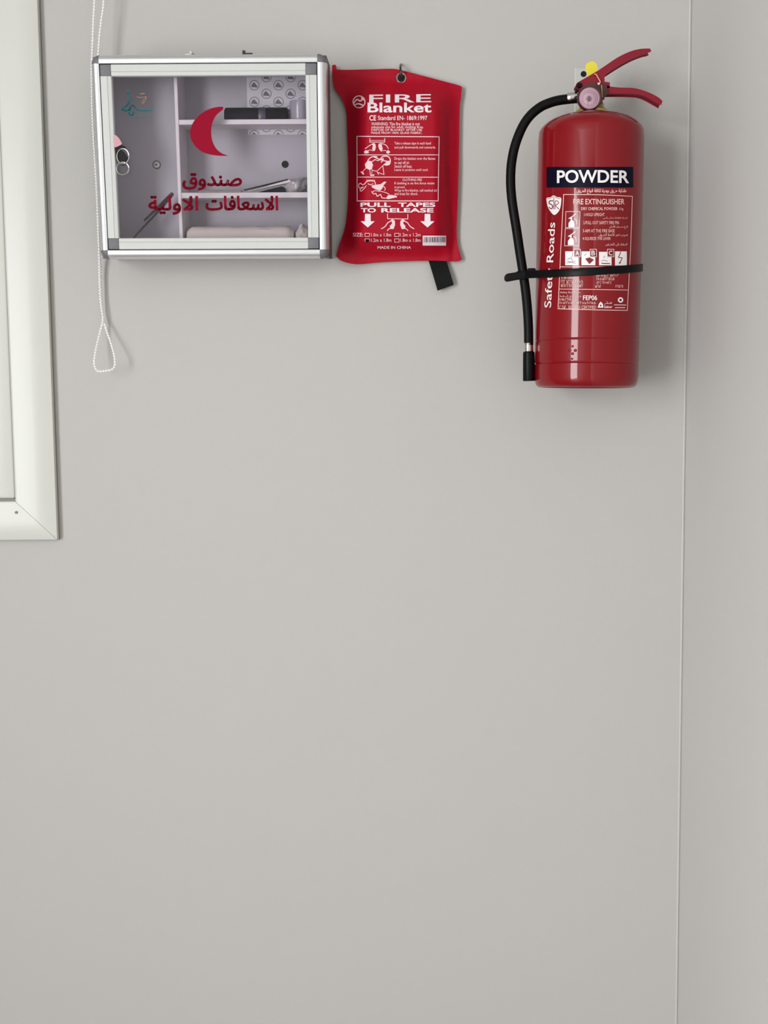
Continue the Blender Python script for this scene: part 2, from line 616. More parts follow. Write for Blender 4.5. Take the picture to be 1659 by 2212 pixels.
# ------------------------------------------------------------------ first aid cabinet
TILT = math.radians(6.0)
ROLL = -0.0095
WD, HD, DC = 0.3250, 0.2704, 0.105             # door width, door height, depth of the box
RW = 0.0137                                    # rail width around the door
MC = Matrix.Translation((-0.2943, -0.002, 1.5977)) @ Matrix.Rotation(TILT, 4, 'X') @ Matrix.Rotation(-ROLL, 4, 'Y') @ Matrix.Translation((0, 0, -RW))
MCI = MC.inverted()


def loc_y(MI, u, v, yl):
    a = MI @ CAM
    d = MI.to_3x3() @ ray(u, v)
    return a + d * ((yl - a.y) / d.y)


def cab(u, v, depth):
    return loc_y(MCI, u, v, -depth)


cabn = tag(empty('first_aid_cabinet', MC), 'aluminium framed glass door first aid cabinet with red crescent, hung on the wall', 'cabinet')
HW = WD / 2
Z0, Z1 = RW, RW + HD                           # door bottom / top in local height
g = 0.0011
# shell
so = HW + RW - 0.0012
v, f = box(-so, so, -0.006, 0.0, 0.0012, Z1 + RW - 0.0012)
obj('back_panel', v, f, 'liner', cabn)
for s in (-1, 1):
    v, f = box(min(s * so, s * (so - 0.006)), max(s * so, s * (so - 0.006)), -0.088, -0.006, 0.0012, Z1 + RW - 0.0012)
    sp_ = obj('side_panel', v, f, 'side_sheet', cabn)
    v, f = box(min(s * (so - 0.006), s * (so - 0.0072)), max(s * (so - 0.006), s * (so - 0.0072)), -0.088, -0.0062, 0.008, Z1 + RW - 0.008)
    obj('inner_lining', v, f, 'liner', sp_)
for z0 in (0.0012, Z1 + RW - 0.0072):
    v, f = box(-so + 0.006, so - 0.006, -0.088, -0.006, z0, z0 + 0.006)
    obj('top_panel' if z0 > 0.1 else 'bottom_panel', v, f, 'liner', cabn)

# rounded rails around the front edge and their corner caps
RP = []                                        # (outward offset, depth)
RP.append((0.0, 0.088)); RP.append((0.0, DC - 0.0006)); RP.append((0.0008, DC))
RP.append((0.0050, DC))
for k in range(1, 9):
    a = math.pi / 2 * k / 8
    RP.append((0.0050 + (RW - 0.0050) * math.sin(a), DC - 0.013 * (1 - math.cos(a))))
RP.append((RW, 0.080)); RP.append((RW - 0.0012, 0.0795)); RP.append((RW - 0.0012, 0.088))


def rail(p0, p1, out):
    V = []
    for p in (p0, p1):
        for o, d in RP:
            V.append((p[0] + out[0] * o, -d, p[1] + out[1] * o))
    k = len(RP)
    return V, [(i, (i + 1) % k, k + (i + 1) % k, k + i) for i in range(k)] + [tuple(range(k)), tuple(range(k, 2 * k))]


for p0, p1, out in (((-HW, Z1), (HW, Z1), (0, 1)), ((-HW, Z0), (HW, Z0), (0, -1)), ((-HW, Z0), (-HW, Z1), (-1, 0)), ((HW, Z0), (HW, Z1), (1, 0))):
    v, f = rail(p0, p1, out)
    obj('frame_rail', v, f, 'alu', cabn, smooth=True)
for cx_, cz_, a0 in ((-HW, Z1, 90), (HW, Z1, 0), (HW, Z0, 270), (-HW, Z0, 180)):
    V, Fc = [], []
    k = len(RP)
    S = 10
    for s in range(S + 1):
        a = math.radians(a0 + 90 * s / S)
        for o, d in RP:
            o2 = max(o, 0.0002)
            V.append((cx_ + math.cos(a) * o2, -d + 0.0003, cz_ + math.sin(a) * o2))
    for s in range(S):
        for i in range(k):
            Fc.append((s * k + i, s * k + (i + 1) % k, (s + 1) * k + (i + 1) % k, (s + 1) * k + i))
    Fc += [tuple(range(k)), tuple(range(S * k, S * k + k))]
    obj('corner_cap', V, Fc, 'grey_plastic', cabn, smooth=True)
# dark strips behind the door gap, standing for the shade in it
v, f = join(box(-HW, HW, -0.0895, -0.0885, Z0, Z0 + 0.006), box(-HW, HW, -0.0895, -0.0885, Z1 - 0.006, Z1), box(-HW, -HW + 0.006, -0.0895, -0.0885, Z0, Z1), box(HW - 0.006, HW, -0.0895, -0.0885, Z0, Z1))
obj('gap_shade_strip', v, f, 'dark', cabn)

# door: four flat members with a groove, grey square corners, pane
FWD = 0.0166
dx0, dx1, dz0, dz1 = -HW + g, HW - g, Z0 + g, Z1 - g
glass = None
door = obj('door', *box(dx0 + FWD - 0.002, dx1 - FWD + 0.002, -0.0975, -0.0945, dz0 + FWD - 0.002, dz1 - FWD + 0.002), 'glass', cabn)
tag(door, 'clear glass door pane in a pale aluminium frame')
MP = [(0.0, 0.0905), (0.0, DC - 0.0012), (0.0007, DC - 0.0005), (0.0100, DC - 0.0003), (0.0106, DC - 0.0012), (0.0112, DC - 0.0004), (0.0158, DC - 0.0008), (FWD, DC - 0.0018), (FWD, 0.0905)]


def member(p0, p1, inw):
    V = []
    for p in (p0, p1):
        for o, d in MP:
            V.append((p[0] + inw[0] * o, -d, p[1] + inw[1] * o))
    k = len(MP)
    return V, [(i, (i + 1) % k, k + (i + 1) % k, k + i) for i in range(k)] + [tuple(range(k)), tuple(range(k, 2 * k))]


for p0, p1, inw in (((dx0 + FWD, dz1), (dx1 - FWD, dz1), (0, -1)), ((dx0 + FWD, dz0), (dx1 - FWD, dz0), (0, 1)),
                    ((dx0, dz0 + FWD), (dx0, dz1 - FWD), (1, 0)), ((dx1, dz0 + FWD), (dx1, dz1 - FWD), (-1, 0))):
    v, f = member(p0, p1, inw)
    obj('door_frame_member', v, f, 'alu_matt', door)
for x0 in (dx0, dx1 - FWD):
    for z0 in (dz0, dz1 - FWD):
        v, f = box(x0 + 0.0001, x0 + FWD - 0.0001, -DC + 0.0002, -0.0905, z0 + 0.0001, z0 + FWD - 0.0001)
        obj('door_corner', v, f, 'grey_plastic', door, bevel=0.0012, smooth=True)
# lock barrel beside the left stile
lk = cab(250, 298, 0.1005)
v, f = lathe([(0.0, 0.0), (0.0036, 0.0), (0.0036, -0.0026), (0.0, -0.0026)], 16, 'y', (lk.x, -0.0976, lk.z))
lock = obj('cam_lock', v, f, 'steel', door, smooth=True)

# divider, shelves, screws
SD = 0.070
SB = 0.014
dvx0, dvx1 = cab(383.5, 400, SD).x, cab(391.0, 400, SD).x
v, f = box(dvx0, dvx1, -SD, -0.0062, 0.0073, Z1 + RW - 0.0074)
obj('divider', v, f, 'shelf', cabn, bevel=0.0008)
for yt, yb in ((257.5, 268.5), (415.5, 427.5)):
    zt, zb = cab(560, yt, SD).z, cab(560, yb, SD).z
    v, f = box(dvx1 + 0.0002, so - 0.0073, -SD, -0.0062, zb, zt)
    obj('shelf', v, f, 'shelf', cabn, bevel=0.0008)
SH1, SH2, FLR = cab(560, 257.5, SD).z, cab(560, 415.5, SD).z, 0.0073
p = cab(338.5, 356, 0.006)
v, f = lathe([(0.0, -0.006), (0.0055, -0.006), (0.0055, -0.0075), (0.0042, -0.0085), (0.0, -0.0085)], 20, 'y', (p.x, 0, p.z))
sc = obj('fixing_screw', v, f, 'zinc', cabn, smooth=True)
v, f = lathe([(0.0056, -0.0062), (0.0066, -0.0062), (0.0066, -0.0072), (0.0056, -0.0072)], 24, 'y', (p.x, 0, p.z))
obj('washer_ring', v, [q for q in f if len(q) == 4], 'dark_steel', sc, smooth=True)
v, f = lathe([(0.0, -0.0085), (0.0014, -0.0085), (0.0014, -0.0090), (0.0, -0.0090)], 10, 'y', (p.x, 0, p.z))
obj('screw_recess', v, f, 'hole', sc)
p = cab(616, 355, 0.006)
v, f = lathe([(0.0, -0.006), (0.0056, -0.006), (0.0056, -0.0066), (0.0, -0.0066)], 20, 'y', (p.x, 0, p.z))
obj('fixing_hole', v, f, 'hole', cabn)

# folding carry handle on the top
zt = Z1 + RW
hy = -0.088
for uu in (412, 527):
    p = cab(uu, 112, 0.088)
    v, f = join(box(p.x - 0.009 if uu < 450 else p.x - 0.002, p.x + 0.002 if uu < 450 else p.x + 0.013, hy - 0.004, hy + 0.004, zt - 0.001, zt + 0.0025),
                box(p.x - 0.0022, p.x + 0.0022, hy - 0.003, hy + 0.003, zt + 0.0005, zt + 0.0062))
    obj('handle_bracket', v, f, 'steel' if uu < 450 else 'dark_steel', cabn, bevel=0.0006)
pa, pb = cab(412, 112, 0.088).x, cab(527, 112, 0.088).x
hp = [(pa, hy, zt + 0.004), (pa + 0.004, hy + 0.020, zt + 0.003), (pa + 0.014, hy + 0.030, zt + 0.003), (pb - 0.014, hy + 0.030, zt + 0.003), (pb - 0.004, hy + 0.020, zt + 0.003), (pb, hy, zt + 0.004)]
v, f = tube(spline(hp, 5), 0.0020, 8)
obj('carry_handle', v, f, 'alu_matt', cabn, smooth=True)

# print on the glass
gmap = lambda u, v_: cab(u, v_, 0.0979)
cres_out = spline([(482, 230.5), (470, 231), (455, 234.5), (440, 241.5), (425, 254), (415, 269), (410.5, 286), (414, 303), (424, 318), (438, 328.5), (455, 334), (475, 336.5), (494, 336.5)], 4)
cres_in = spline([(494, 336.5), (480, 331.5), (468, 322), (460, 308), (456.5, 293), (456.5, 276), (461, 260), (469, 247), (482, 236.5)], 4)
print_obj('crescent_emblem', [[cres_out + cres_in[1:]]], gmap, 'print_red', door, 60)
ar1 = letters(arabic('\u0635\u0646\u062f\u0648\u0642'), 395, 375, 521.5, 410.5, 0, 5, 2.4)
print_obj('arabic_lettering', ar1, gmap, 'print_red', door, 60)
ar2 = letters(arabic('\u0627\u0644\u0627\u0633\u0639\u0627\u0641\u0627\u062a'), 445, 424, 600, 454, 0, 5, 2.4)
ar2 += letters(arabic('\u0627\u0644\u0627\u0648\u0644\u064a\u0629'), 321.5, 424, 427.5, 463, 0, 5, 2.4)
print_obj('arabic_lettering', ar2, gmap, 'print_red', door, 60)
lg = []
lg += stroke(spline([(276, 196), (279, 208), (278, 222), (272, 230), (263, 236), (270, 239), (281, 238), (288, 244), (285, 249), (279, 246), (280, 236), (285, 227), (291, 231), (297, 237), (309, 239.5), (329, 238)], 4), 3.4)
lg += stroke(spline([(282, 252), (300, 254), (326, 252)], 4), 1.4)
print_obj('teal_logo', lg, gmap, 'teal', door, 60)
lg = stroke(spline([(296, 209), (305, 211), (316, 209), (310, 216), (307, 224), (313, 219), (316, 212)], 3), 1.8) + stroke([(303, 203), (312, 202)], 1.8)
print_obj('tan_logo', lg, gmap, 'tan', door, 60)


# ---- things inside the cabinet
def inside_thing(name, base, label, cat):
    o = empty(name, MC @ Matrix.Translation(base))
    return tag(o, label, cat)


def shift(vf, base):
    return [Vector(p) - Vector(base) for p in vf[0]], vf[1]


# patterned protective film on the back panel
fl, fr_ = cab(533.5, 200, 0.0065).x, so - 0.0076
fz1, fz0 = Z1 + RW - 0.0076, cab(600, 291, 0.0065).z
sh_lo, sh_hi = cab(560, 268.5, SD).z, SH1
films = []
for z0, z1 in ((sh_hi + 0.0002, fz1), (fz0, sh_lo - 0.0002)):
    films.append(tag(obj('film_sheet', *box(fl, fr_, -0.0068, -0.0062, z0, z1), 'paper', cabn), 'clear film printed with grey round stamps'))
fm = lambda u, v_: cab(u, v_, 0.0069)
px = 26.1
for r_ in range(8):
    for c_ in range(6):
        uu = 549.5 + c_ * px
        vv = 184 + r_ * 36.0 + (0 if c_ % 2 == 0 else -17.5)
        for top, bot, film in ((159.5, 257, films[0]), (276.0, 290.5, films[1])):
            if vv + 11 < top or vv - 11 > bot or uu > 668:
                continue
            polys = ring(uu, vv, 11, 1.4) + shape((uu - 7, vv + 4), (uu - 6, vv - 1), (uu - 1, vv - 6), (uu + 2, vv - 3), (uu + 7, vv + 3), (uu + 7, vv + 5))
            keep = []
            for gg in polys:
                cl = [[(x, min(bot, max(top, y))) for x, y in c] for c in gg]
                if max(y for _, y in cl[0]) - min(y for _, y in cl[0]) > 1.0:
                    keep.append(cl)
            if keep:
                print_obj('round_stamp', keep, fm, 'paper_ink', film, 60)

# dark wrapped bandage on the upper shelf
a, b = cab(484, 231, 0.055), cab(621, 231, 0.055)
base = ((a.x + b.x) / 2, -0.045, SH1)
bd = inside_thing('bandage_roll', base, 'black rolled bandage in clear wrap lying on the upper shelf', 'bandage')
h = a.z - SH1
prof = [(-h * 0.62, h * 0.06), (-h * 0.68, h * 0.35), (-h * 0.6, h * 0.75), (-h * 0.3, h * 0.97), (h * 0.3, h * 0.97), (h * 0.6, h * 0.75), (h * 0.68, h * 0.35), (h * 0.62, h * 0.06), (h * 0.4, 0.0003), (-h * 0.4, 0.0003)]


def roll(x0, x1, prof, k=1.0):
    V = []
    for x, s in ((x0, 0.9), (x0 + 0.002, 1.0), (x1 - 0.002, 1.0), (x1, 0.9)):
        for y, z in prof:
            V.append((x, y * s * k, 0.0003 + (z - 0.0003) * (s * k if k > 1 else s)))
    m = len(prof)
    F_ = [(j * m + i, j * m + (i + 1) % m, (j + 1) * m + (i + 1) % m, (j + 1) * m + i) for j in range(3) for i in range(m)]
    return V, F_ + [tuple(range(m)), tuple(range(3 * m, 4 * m))]


L = (b.x - a.x) / 2
obj('bandage_body', *roll(-L, L, prof), 'navy_wrap', bd, smooth=True)
xm = cab(556, 245, 0.055).x - base[0]
xm2 = cab(576, 245, 0.055).x - base[0]
obj('paper_band', *roll(xm, xm2, prof, 1.02), 'grey_wrap', bd, smooth=True)

# grey clear-wrapped roll beside it
a, b = cab(622.5, 215, 0.060), cab(672, 215, 0.060)
base = ((a.x + b.x) / 2, -0.042, SH1)
tb = inside_thing('wrapped_roll', base, 'grey clear-wrapped upright roll at the right end of the upper shelf', 'roll')
h = a.z - SH1
r = min((b.x - a.x) / 2, 0.0182)
obj('roll_body', *lathe([(0.0, 0.0003), (r * 0.96, 0.0003), (r, 0.002), (r, h * 0.9), (r * 0.97, h), (r * 0.35, h * 1.0), (0.0, h * 0.97)], 28), 'foil', tb, smooth=True)

# tweezers, slim white roll, crumpled bag on the middle shelf
a, b = cab(527, 411, 0.060), cab(622, 388, 0.050)
base = (a.x, -0.055, SH2)
tw = inside_thing('tweezers', base, 'steel tweezers propped slanting on the middle shelf', 'tweezers')
zt_ = b.z - SH2
Lx = b.x - a.x
def bar(p0, p1, w0, w1, t0, t1):
    p0, p1 = Vector(p0), Vector(p1)
    V = []
    for p, w, t in ((p0, w0, t0), (p0.lerp(p1, 0.5), (w0 + w1) * 0.55, (t0 + t1) * 0.5), (p1, w1, t1)):
        V += [p + Vector((0, -w, -t)), p + Vector((0, w, -t)), p + Vector((0, w, t)), p + Vector((0, -w, t))]
    F_ = [(i * 4 + k, i * 4 + (k + 1) % 4, i * 4 + 4 + (k + 1) % 4, i * 4 + 4 + k) for i in range(2) for k in range(4)] + [(0, 1, 2, 3), (8, 9, 10, 11)]
    return V, F_


obj('tweezer_arm', *bar((0.0, -0.004, 0.0042), (Lx * 1.0, 0.004, zt_ * 0.97), 0.002, 0.004, 0.0008, 0.0013), 'black_plastic', tw, bevel=0.0003)
obj('tweezer_arm', *bar((0.006, -0.008, 0.0016), (Lx * 1.07, 0.002, zt_ * 0.88), 0.002, 0.005, 0.0010, 0.0022), 'steel', tw, bevel=0.0003)
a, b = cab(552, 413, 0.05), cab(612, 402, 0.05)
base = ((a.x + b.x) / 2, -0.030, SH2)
gap_wedge = inside_thing('shaded_gap_wedge', base, 'dark wedge standing for the shaded gap under the slanting tweezers', 'pouch')  # added dark wedge takes the place of the shaded gap below the arms
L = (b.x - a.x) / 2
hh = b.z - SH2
obj('wedge_body', *prism([(-L, 0.0003), (L, 0.0003), (L, hh * 0.85), (L * 0.8, hh), (-L * 0.2, hh * 0.55), (-L, 0.0012)], -0.008, 0.012), 'black_plastic', gap_wedge, bevel=0.0005)
a = cab(430, 411, 0.06); b = cab(520, 411, 0.06)
base = ((a.x + b.x) / 2, -0.045, SH2)
wr = inside_thing('gauze_sachet', base, 'flat pale gauze sachet lying left on the middle shelf', 'sachet')
L = (b.x - a.x) / 2
pr = [(-0.018, 0.0005), (-0.020, 0.002), (-0.010, 0.0050), (0.008, 0.0055), (0.019, 0.002), (0.017, 0.0005)]
obj('sachet_body', *roll(-L, L, pr), 'cotton', wr, smooth=True)
a, b = cab(612, 400, 0.05), cab(668, 400, 0.05)
base = ((a.x + b.x) / 2, -0.04, SH2)
cr = inside_thing('crumpled_bag', base, 'crumpled clear plastic bag at the right end of the middle shelf', 'plastic bag')
bm = bmesh.new()
bmesh.ops.create_icosphere(bm, subdivisions=4, radius=1.0)
hx, hz = min((b.x - a.x) / 2, 0.0190), (cab(640, 384, 0.05).z - SH2) / 1.7
for vv in bm.verts:
    q = vv.co.copy()
    k = 1 + 0.25 * noise.noise(q * 1.7 + Vector((3, 1, 2))) + 0.14 * noise.noise(q * 4.1)
    z = q.z * k * hz * 0.95 + hz * 0.80
    vv.co = Vector((max(-hx, min(hx, q.x * k * hx * 0.95)), q.y * k * 0.022, max(0.0003, z + 0.006 * max(0, q.x))))
me = bpy.data.meshes.new('bag_film'); bm.to_mesh(me); bm.free()
me.materials.append(M['crumple'])
for p_ in me.polygons: p_.use_smooth = True
o = bpy.data.objects.new('bag_film', me); COL.objects.link(o); o.parent = cr

# cotton pack on the cabinet floor
a, b = cab(403, 489, 0.06), cab(634, 489, 0.06)
base = ((a.x + b.x) / 2, -0.046, FLR)
cp_ = inside_thing('cotton_pack', base, 'long white cotton roll lying on the cabinet floor', 'cotton roll')
h = a.z - FLR
L = (b.x - a.x) / 2
N_, K_ = 40, 20
V, Fc = [], []
for i in range(N_ + 1):
    s = i / N_
    e = min(1.0, 0.72 + 6 * min(s, 1 - s))
    for k in range(K_):
        t_ = 2 * math.pi * k / K_
        cy, cz = math.cos(t_), math.sin(t_)
        sup = lambda c: math.copysign(abs(c) ** 0.7, c)
        w = 1 + 0.05 * noise.noise(Vector((s * 9, cy * 2, cz * 2)))
        V.append((-L + 2 * L * s, sup(cy) * 0.024 * e * w, h / 2 + sup(cz) * h / 2 * e * (w if cz > 0 else 1.0) + 0.0004))
for i in range(N_):
    for k in range(K_):
        Fc.append((i * K_ + k, i * K_ + (k + 1) % K_, (i + 1) * K_ + (k + 1) % K_, (i + 1) * K_ + k))
Fc += [tuple(range(K_)), tuple(range(N_ * K_, (N_ + 1) * K_))]
obj('cotton_body', V, Fc, 'cotton', cp_, smooth=True)
a, b = cab(634, 489, 0.06), cab(672, 489, 0.06)
base = ((a.x + b.x) / 2, -0.046, FLR)
ct = inside_thing('cotton_wad', base, 'small loose wad of white cotton at the right of the cabinet floor', 'cotton wad')
bm = bmesh.new()
bmesh.ops.create_icosphere(bm, subdivisions=4, radius=1.0)
hx = min((b.x - a.x) / 2 - 0.0006, 0.0125)
for vv in bm.verts:
    q = vv.co.copy()
    k = 1 + 0.18 * noise.noise(q * 2.3) + 0.10 * noise.noise(q * 6)
    vv.co = Vector((max(-hx, min(hx, q.x * k * hx * 1.1)), q.y * k * 0.022, max(0.0003, h * 0.5 + q.z * k * h * 0.55)))
me = bpy.data.meshes.new('wad_body'); bm.to_mesh(me); bm.free()
me.materials.append(M['cotton'])
for p_ in me.polygons: p_.use_smooth = True
o = bpy.data.objects.new('wad_body', me); COL.objects.link(o); o.parent = ct

# dark forceps leaning in the left compartment
b_top, b_bot = cab(371, 420, 0.030), cab(303, 498, 0.055)
b2 = cab(311, 477, 0.050)
base = (b_bot.x, -0.055, FLR)
fc = inside_thing('forceps', base, 'dark steel forceps leaning against the divider in the left compartment, its shadow shaped as a second leg', 'forceps')
leg1 = [b_top, b_top * 0.5 + b2 * 0.5, b2]
shadow_leg = [b_top + Vector((-0.001, 0, -0.003)), b_top * 0.5 + b_bot * 0.5 + Vector((0.0005, 0, -0.0015)), Vector(b_bot), b_bot + (b_bot - b_top) * ((b_bot.z - FLR - 0.0012) / (b_top.z - b_bot.z))]  # thinner second leg models the soft shadow beside the forceps
for lg_, rr in ((leg1, 0.0032), (shadow_leg, 0.0024)):
    pts = spline([tuple(Vector(q) - Vector(base)) for q in lg_], 6)
    obj('forceps_arm_and_shadow', *tube(pts, [rr * (1 - 0.6 * k / len(pts)) for k in range(len(pts))], 8), 'dark_steel', fc, smooth=True)
q = b_top - Vector(base)
obj('forceps_joint', *lathe([(0, -0.003), (0.0030, -0.0025), (0.0034, 0.0), (0.0030, 0.0025), (0, 0.003)], 14, 'y', tuple(q)), 'dark_steel', fc, smooth=True)

# keys hanging from the lock
kd = 0.1030
base = tuple(cab(250, 300, kd))
ky = inside_thing('key_ring', base, 'pink tag and black fob on steel key rings beside the left stile', 'keys')
kl = lambda u, v_, d=kd: cab(u, v_, d) - Vector(base)


def plate(pts, d0, d1):
    A = [cab(u, v_, d0) - Vector(base) for u, v_ in pts]
    dy = d1 - d0
    n = len(A)
    V = A + [q + Vector((0, -dy, 0)) for q in A]
    return V, [tuple(range(n)), tuple(range(2 * n - 1, n - 1, -1))] + [(i, (i + 1) % n, n + (i + 1) % n, n + i) for i in range(n)]


obj('pink_tag', *plate([(247.2, 293), (251, 293.5), (257, 299), (263.5, 310), (262, 313), (251, 318), (248.5, 317), (247.5, 305)], kd - 0.002, kd + 0.002), 'pink', ky, bevel=0.0006, smooth=True)
obj('tag_collar', *plate([(250, 318.5), (262, 313.5), (271, 318), (264, 322), (254, 327), (250, 323)], kd - 0.002, kd + 0.0015), 'black_plastic', ky, bevel=0.0005)
obj('black_fob', *plate([(252, 326), (260, 325), (268, 330), (274, 340), (277, 347), (268, 351), (266, 357), (260, 353), (257, 345), (253, 335)], kd - 0.003, kd + 0.001), 'black_plastic', ky, bevel=0.0008, smooth=True)
rg = [kl(265.5 + 13.0 * math.cos(t_), 337.5 + 16.5 * math.sin(t_), kd + 0.002) for t_ in [2 * math.pi * k / 28 for k in range(28)]]
obj('split_ring', *tube(rg, 0.00095, 8, True), 'steel', ky, smooth=True)
rg = [kl(265 + 13.5 * math.cos(t_), 364 + 13.8 * math.sin(t_), kd + 0.0005) for t_ in [2 * math.pi * k / 28 for k in range(28)]]
obj('split_ring', *tube(rg, 0.00085, 8, True), 'steel', ky, smooth=True)

# ------------------------------------------------------------------ fire blanket pouch
def sstep(a, b, x):
    t_ = max(0.0, min(1.0, (x - a) / (b - a)))
    return t_ * t_ * (3 - 2 * t_)


def bag_h(u, v):
    """Distance of the pouch front from the wall."""
    left = 752 - 8 * sstep(430, 520, v)
    e = sstep(left - 8, left + 46, u) * (1 - sstep(935, 992, u)) * sstep(168, 240, v) * (1 - sstep(500, 562, v))
    w = 0.0018 * noise.noise(Vector((u / 60.0, v / 130.0, 1.3))) + 0.0008 * noise.noise(Vector((u / 22.0, v / 34.0, 4.0)))
    crease = -0.0022 * math.exp(-((u - (974 + 5 * math.sin(v / 70.0))) / 7.0) ** 2) * sstep(230, 270, v)
    fold = 0.0022 * math.exp(-((v - (214 - 0.09 * (u - 850))) / 12.0) ** 2) * math.sin((u - 700) / 36.0)
    low = 0.002 * sstep(530, 556, v) * math.sin(u / 17.0)
    return 0.011 + 0.032 * e + w * (0.35 + 0.65 * (1 - e)) + crease + fold * 0.6 + low * 0.5


topc = spline([(717, 141), (726, 140), (728, 150), (790, 150), (845, 148.5), (868, 152), (915, 164), (960, 176), (990, 184), (998, 188)], 6)
botc = spline([(726, 553), (735, 562), (752, 568), (775, 570.5), (815, 567), (870, 564), (930, 563), (985, 564.5), (997.5, 560)], 6)
lefc = spline([(717, 141), (718, 165), (722, 190), (737, 212), (747.5, 240), (750, 300), (752.5, 360), (752, 420), (748.5, 470), (743, 500), (733, 528), (726, 553)], 6)
rigc = spline([(998, 188), (995.5, 212), (993, 236), (992, 300), (990.5, 380), (988, 450), (986.5, 500), (989, 530), (997.5, 560)], 6)


def at(c, t_):
    L_ = [0.0]
    for a, b in zip(c, c[1:]):
        L_.append(L_[-1] + math.hypot(b[0] - a[0], b[1] - a[1]))
    d = t_ * L_[-1]
    for i in range(len(c) - 1):
        if d <= L_[i + 1] or i == len(c) - 2:
            k = (d - L_[i]) / max(1e-9, L_[i + 1] - L_[i])
            return (c[i][0] + (c[i + 1][0] - c[i][0]) * k, c[i][1] + (c[i + 1][1] - c[i][1]) * k)


def coons(s, t_):
    T, B, Lf, Rg = at(topc, s), at(botc, s), at(lefc, t_), at(rigc, t_)
    c00, c10, c01, c11 = topc[0], topc[-1], botc[0], botc[-1]
    return tuple((1 - t_) * T[i] + t_ * B[i] + (1 - s) * Lf[i] + s * Rg[i] - ((1 - s) * (1 - t_) * c00[i] + s * (1 - t_) * c10[i] + (1 - s) * t_ * c01[i] + s * t_ * c11[i]) for i in (0, 1))


bag_base = on_y(862, 566, -0.004)
MB_ = Matrix.Translation(bag_base)
bag = tag(empty('fire_blanket_pouch', MB_), 'red fabric fire blanket pouch with white print hanging beside the glass cabinet', 'fire blanket')
NU, NV = 84, 100
V, Fc = [], []
for j in range(NV + 1):
    for i in range(NU + 1):
        u, v_ = coons(i / NU, j / NV)
        V.append(on_y(u, v_, -bag_h(u, v_)) - bag_base)
nf = len(V)
for j in range(NV + 1):
    for i in range(NU + 1):
        u, v_ = coons(i / NU, j / NV)
        q = on_y(u, v_, -bag_h(u, v_))
        edge = i in (0, NU) or j in (0, NV)
        V.append(Vector((q.x, -0.0085 if edge else -0.003, q.z)) - bag_base)
W_ = NU + 1
for j in range(NV):
    for i in range(NU):
        a = j * W_ + i
        Fc.append((a, a + 1, a + W_ + 1, a + W_))
        Fc.append((nf + a, nf + a + W_, nf + a + W_ + 1, nf + a + 1))
for i in range(NU):
    Fc.append((i, nf + i, nf + i + 1, i + 1))
    a = NV * W_ + i
    Fc.append((a, a + 1, nf + a + 1, nf + a))
for j in range(NV):
    a = j * W_
    Fc.append((a, a + W_, nf + a + W_, nf + a))
    a = j * W_ + NU
    Fc.append((a, nf + a, nf + a + W_, a + W_))
obj('pouch', V, Fc, 'bag', bag, smooth=True)
for p_ in bag.children[0].data.polygons: p_.use_smooth = True

bmap = lambda u, v_: on_y(u, v_, -bag_h(u, v_) - 0.0006) - bag_base
P = lambda name, polys, mat='bag_print': print_obj(name, polys, bmap, mat, bag, 6.0)
skew = lambda x, y: (x, y)
fire = letters('FIRE', 797.5, 204.5, 931.5, 222, 0.012)
fire = warp(fire, lambda x, y: (x, y - 1.2 * (x - 797) / 134))
P('title_lettering', fire + letters('Blanket', 794, 221.5, 932, 243, 0.022), 'bag_print_w')
# round emblem beside the title
em = ring(775.5, 220, 14.0, 2.2) + stroke(spline([(765, 222), (771, 215), (778, 218), (785, 213)], 4), 3) + stroke(spline([(766, 227), (774, 224), (783, 227)], 4), 3) + shape((779, 212), (784, 208.5), (787, 218))
P('round_emblem', em)
P('standard_lettering', letters('CE', 798, 249, 812.5, 260.5, 0.02) + letters('Standard EN- 1869:1997', 816.5, 250, 923, 259.5, 0.008), 'bag_print_w')
P('warning_lettering', letters('WARNING: This fire blanket is not', 802, 264, 907, 271, 0.012, 2) + letters('adequate size for adult clothing fires.', 802, 271.5, 915, 278.5, 0.012, 2)
  + letters('DISPOSE OF BLANKET AFTER USE', 802, 278, 912, 283, 0.012, 2) + letters('MADE FROM 100% GLASS FABRIC.', 802, 284.5, 912, 289.5, 0.012, 2))
pan = stroke([(771, 294.5), (948.5, 295.5), (946.5, 434), (771.5, 434)], 1.9, True) + stroke([(771, 334.5), (948, 334.5)], 1.6) + stroke([(771, 382.5), (947.5, 382.8)], 1.6)
P('instruction_panel', pan)
# drawings
dr = stroke([(799, 299), (799, 307), (831, 307), (831, 299)], 1.5) + stroke([(800, 303.5), (830, 303.5)], 1.0)
dr += stroke(spline([(789, 321), (799, 314), (808, 310), (811, 316), (809, 325), (805, 322), (806, 316)], 3), 1.6) + stroke(spline([(793, 326), (801, 324), (806, 326), (809, 321)], 3), 1.2)
dr += stroke(spline([(839, 321), (833, 313), (821, 310), (818, 316), (822, 325), (826, 321), (823, 316)], 3), 1.6) + stroke(spline([(835, 326), (829, 325), (823, 327)], 3), 1.2)
dr += shape((786, 328), (790, 324), (796, 327), (797, 330), (791, 332), (787, 331)) + shape((834, 329), (838, 324), (843, 328), (840, 332), (835, 331))
dr += shape((803, 311), (810, 310), (811, 319), (808, 326), (805, 323), (806, 316)) + shape((818, 311), (825, 312), (826, 322), (823, 327), (820, 320))
P('pull_drawing', dr)
dr = shape((794, 347), (802, 348), (806, 356), (803, 366), (798, 367), (790, 363), (788, 355))
dr += stroke(spline([(795, 346), (801, 340), (808, 338), (814, 338.5)], 4), 2.2) + stroke(spline([(803, 350), (810, 345), (817, 347), (822, 343)], 4), 1.8)
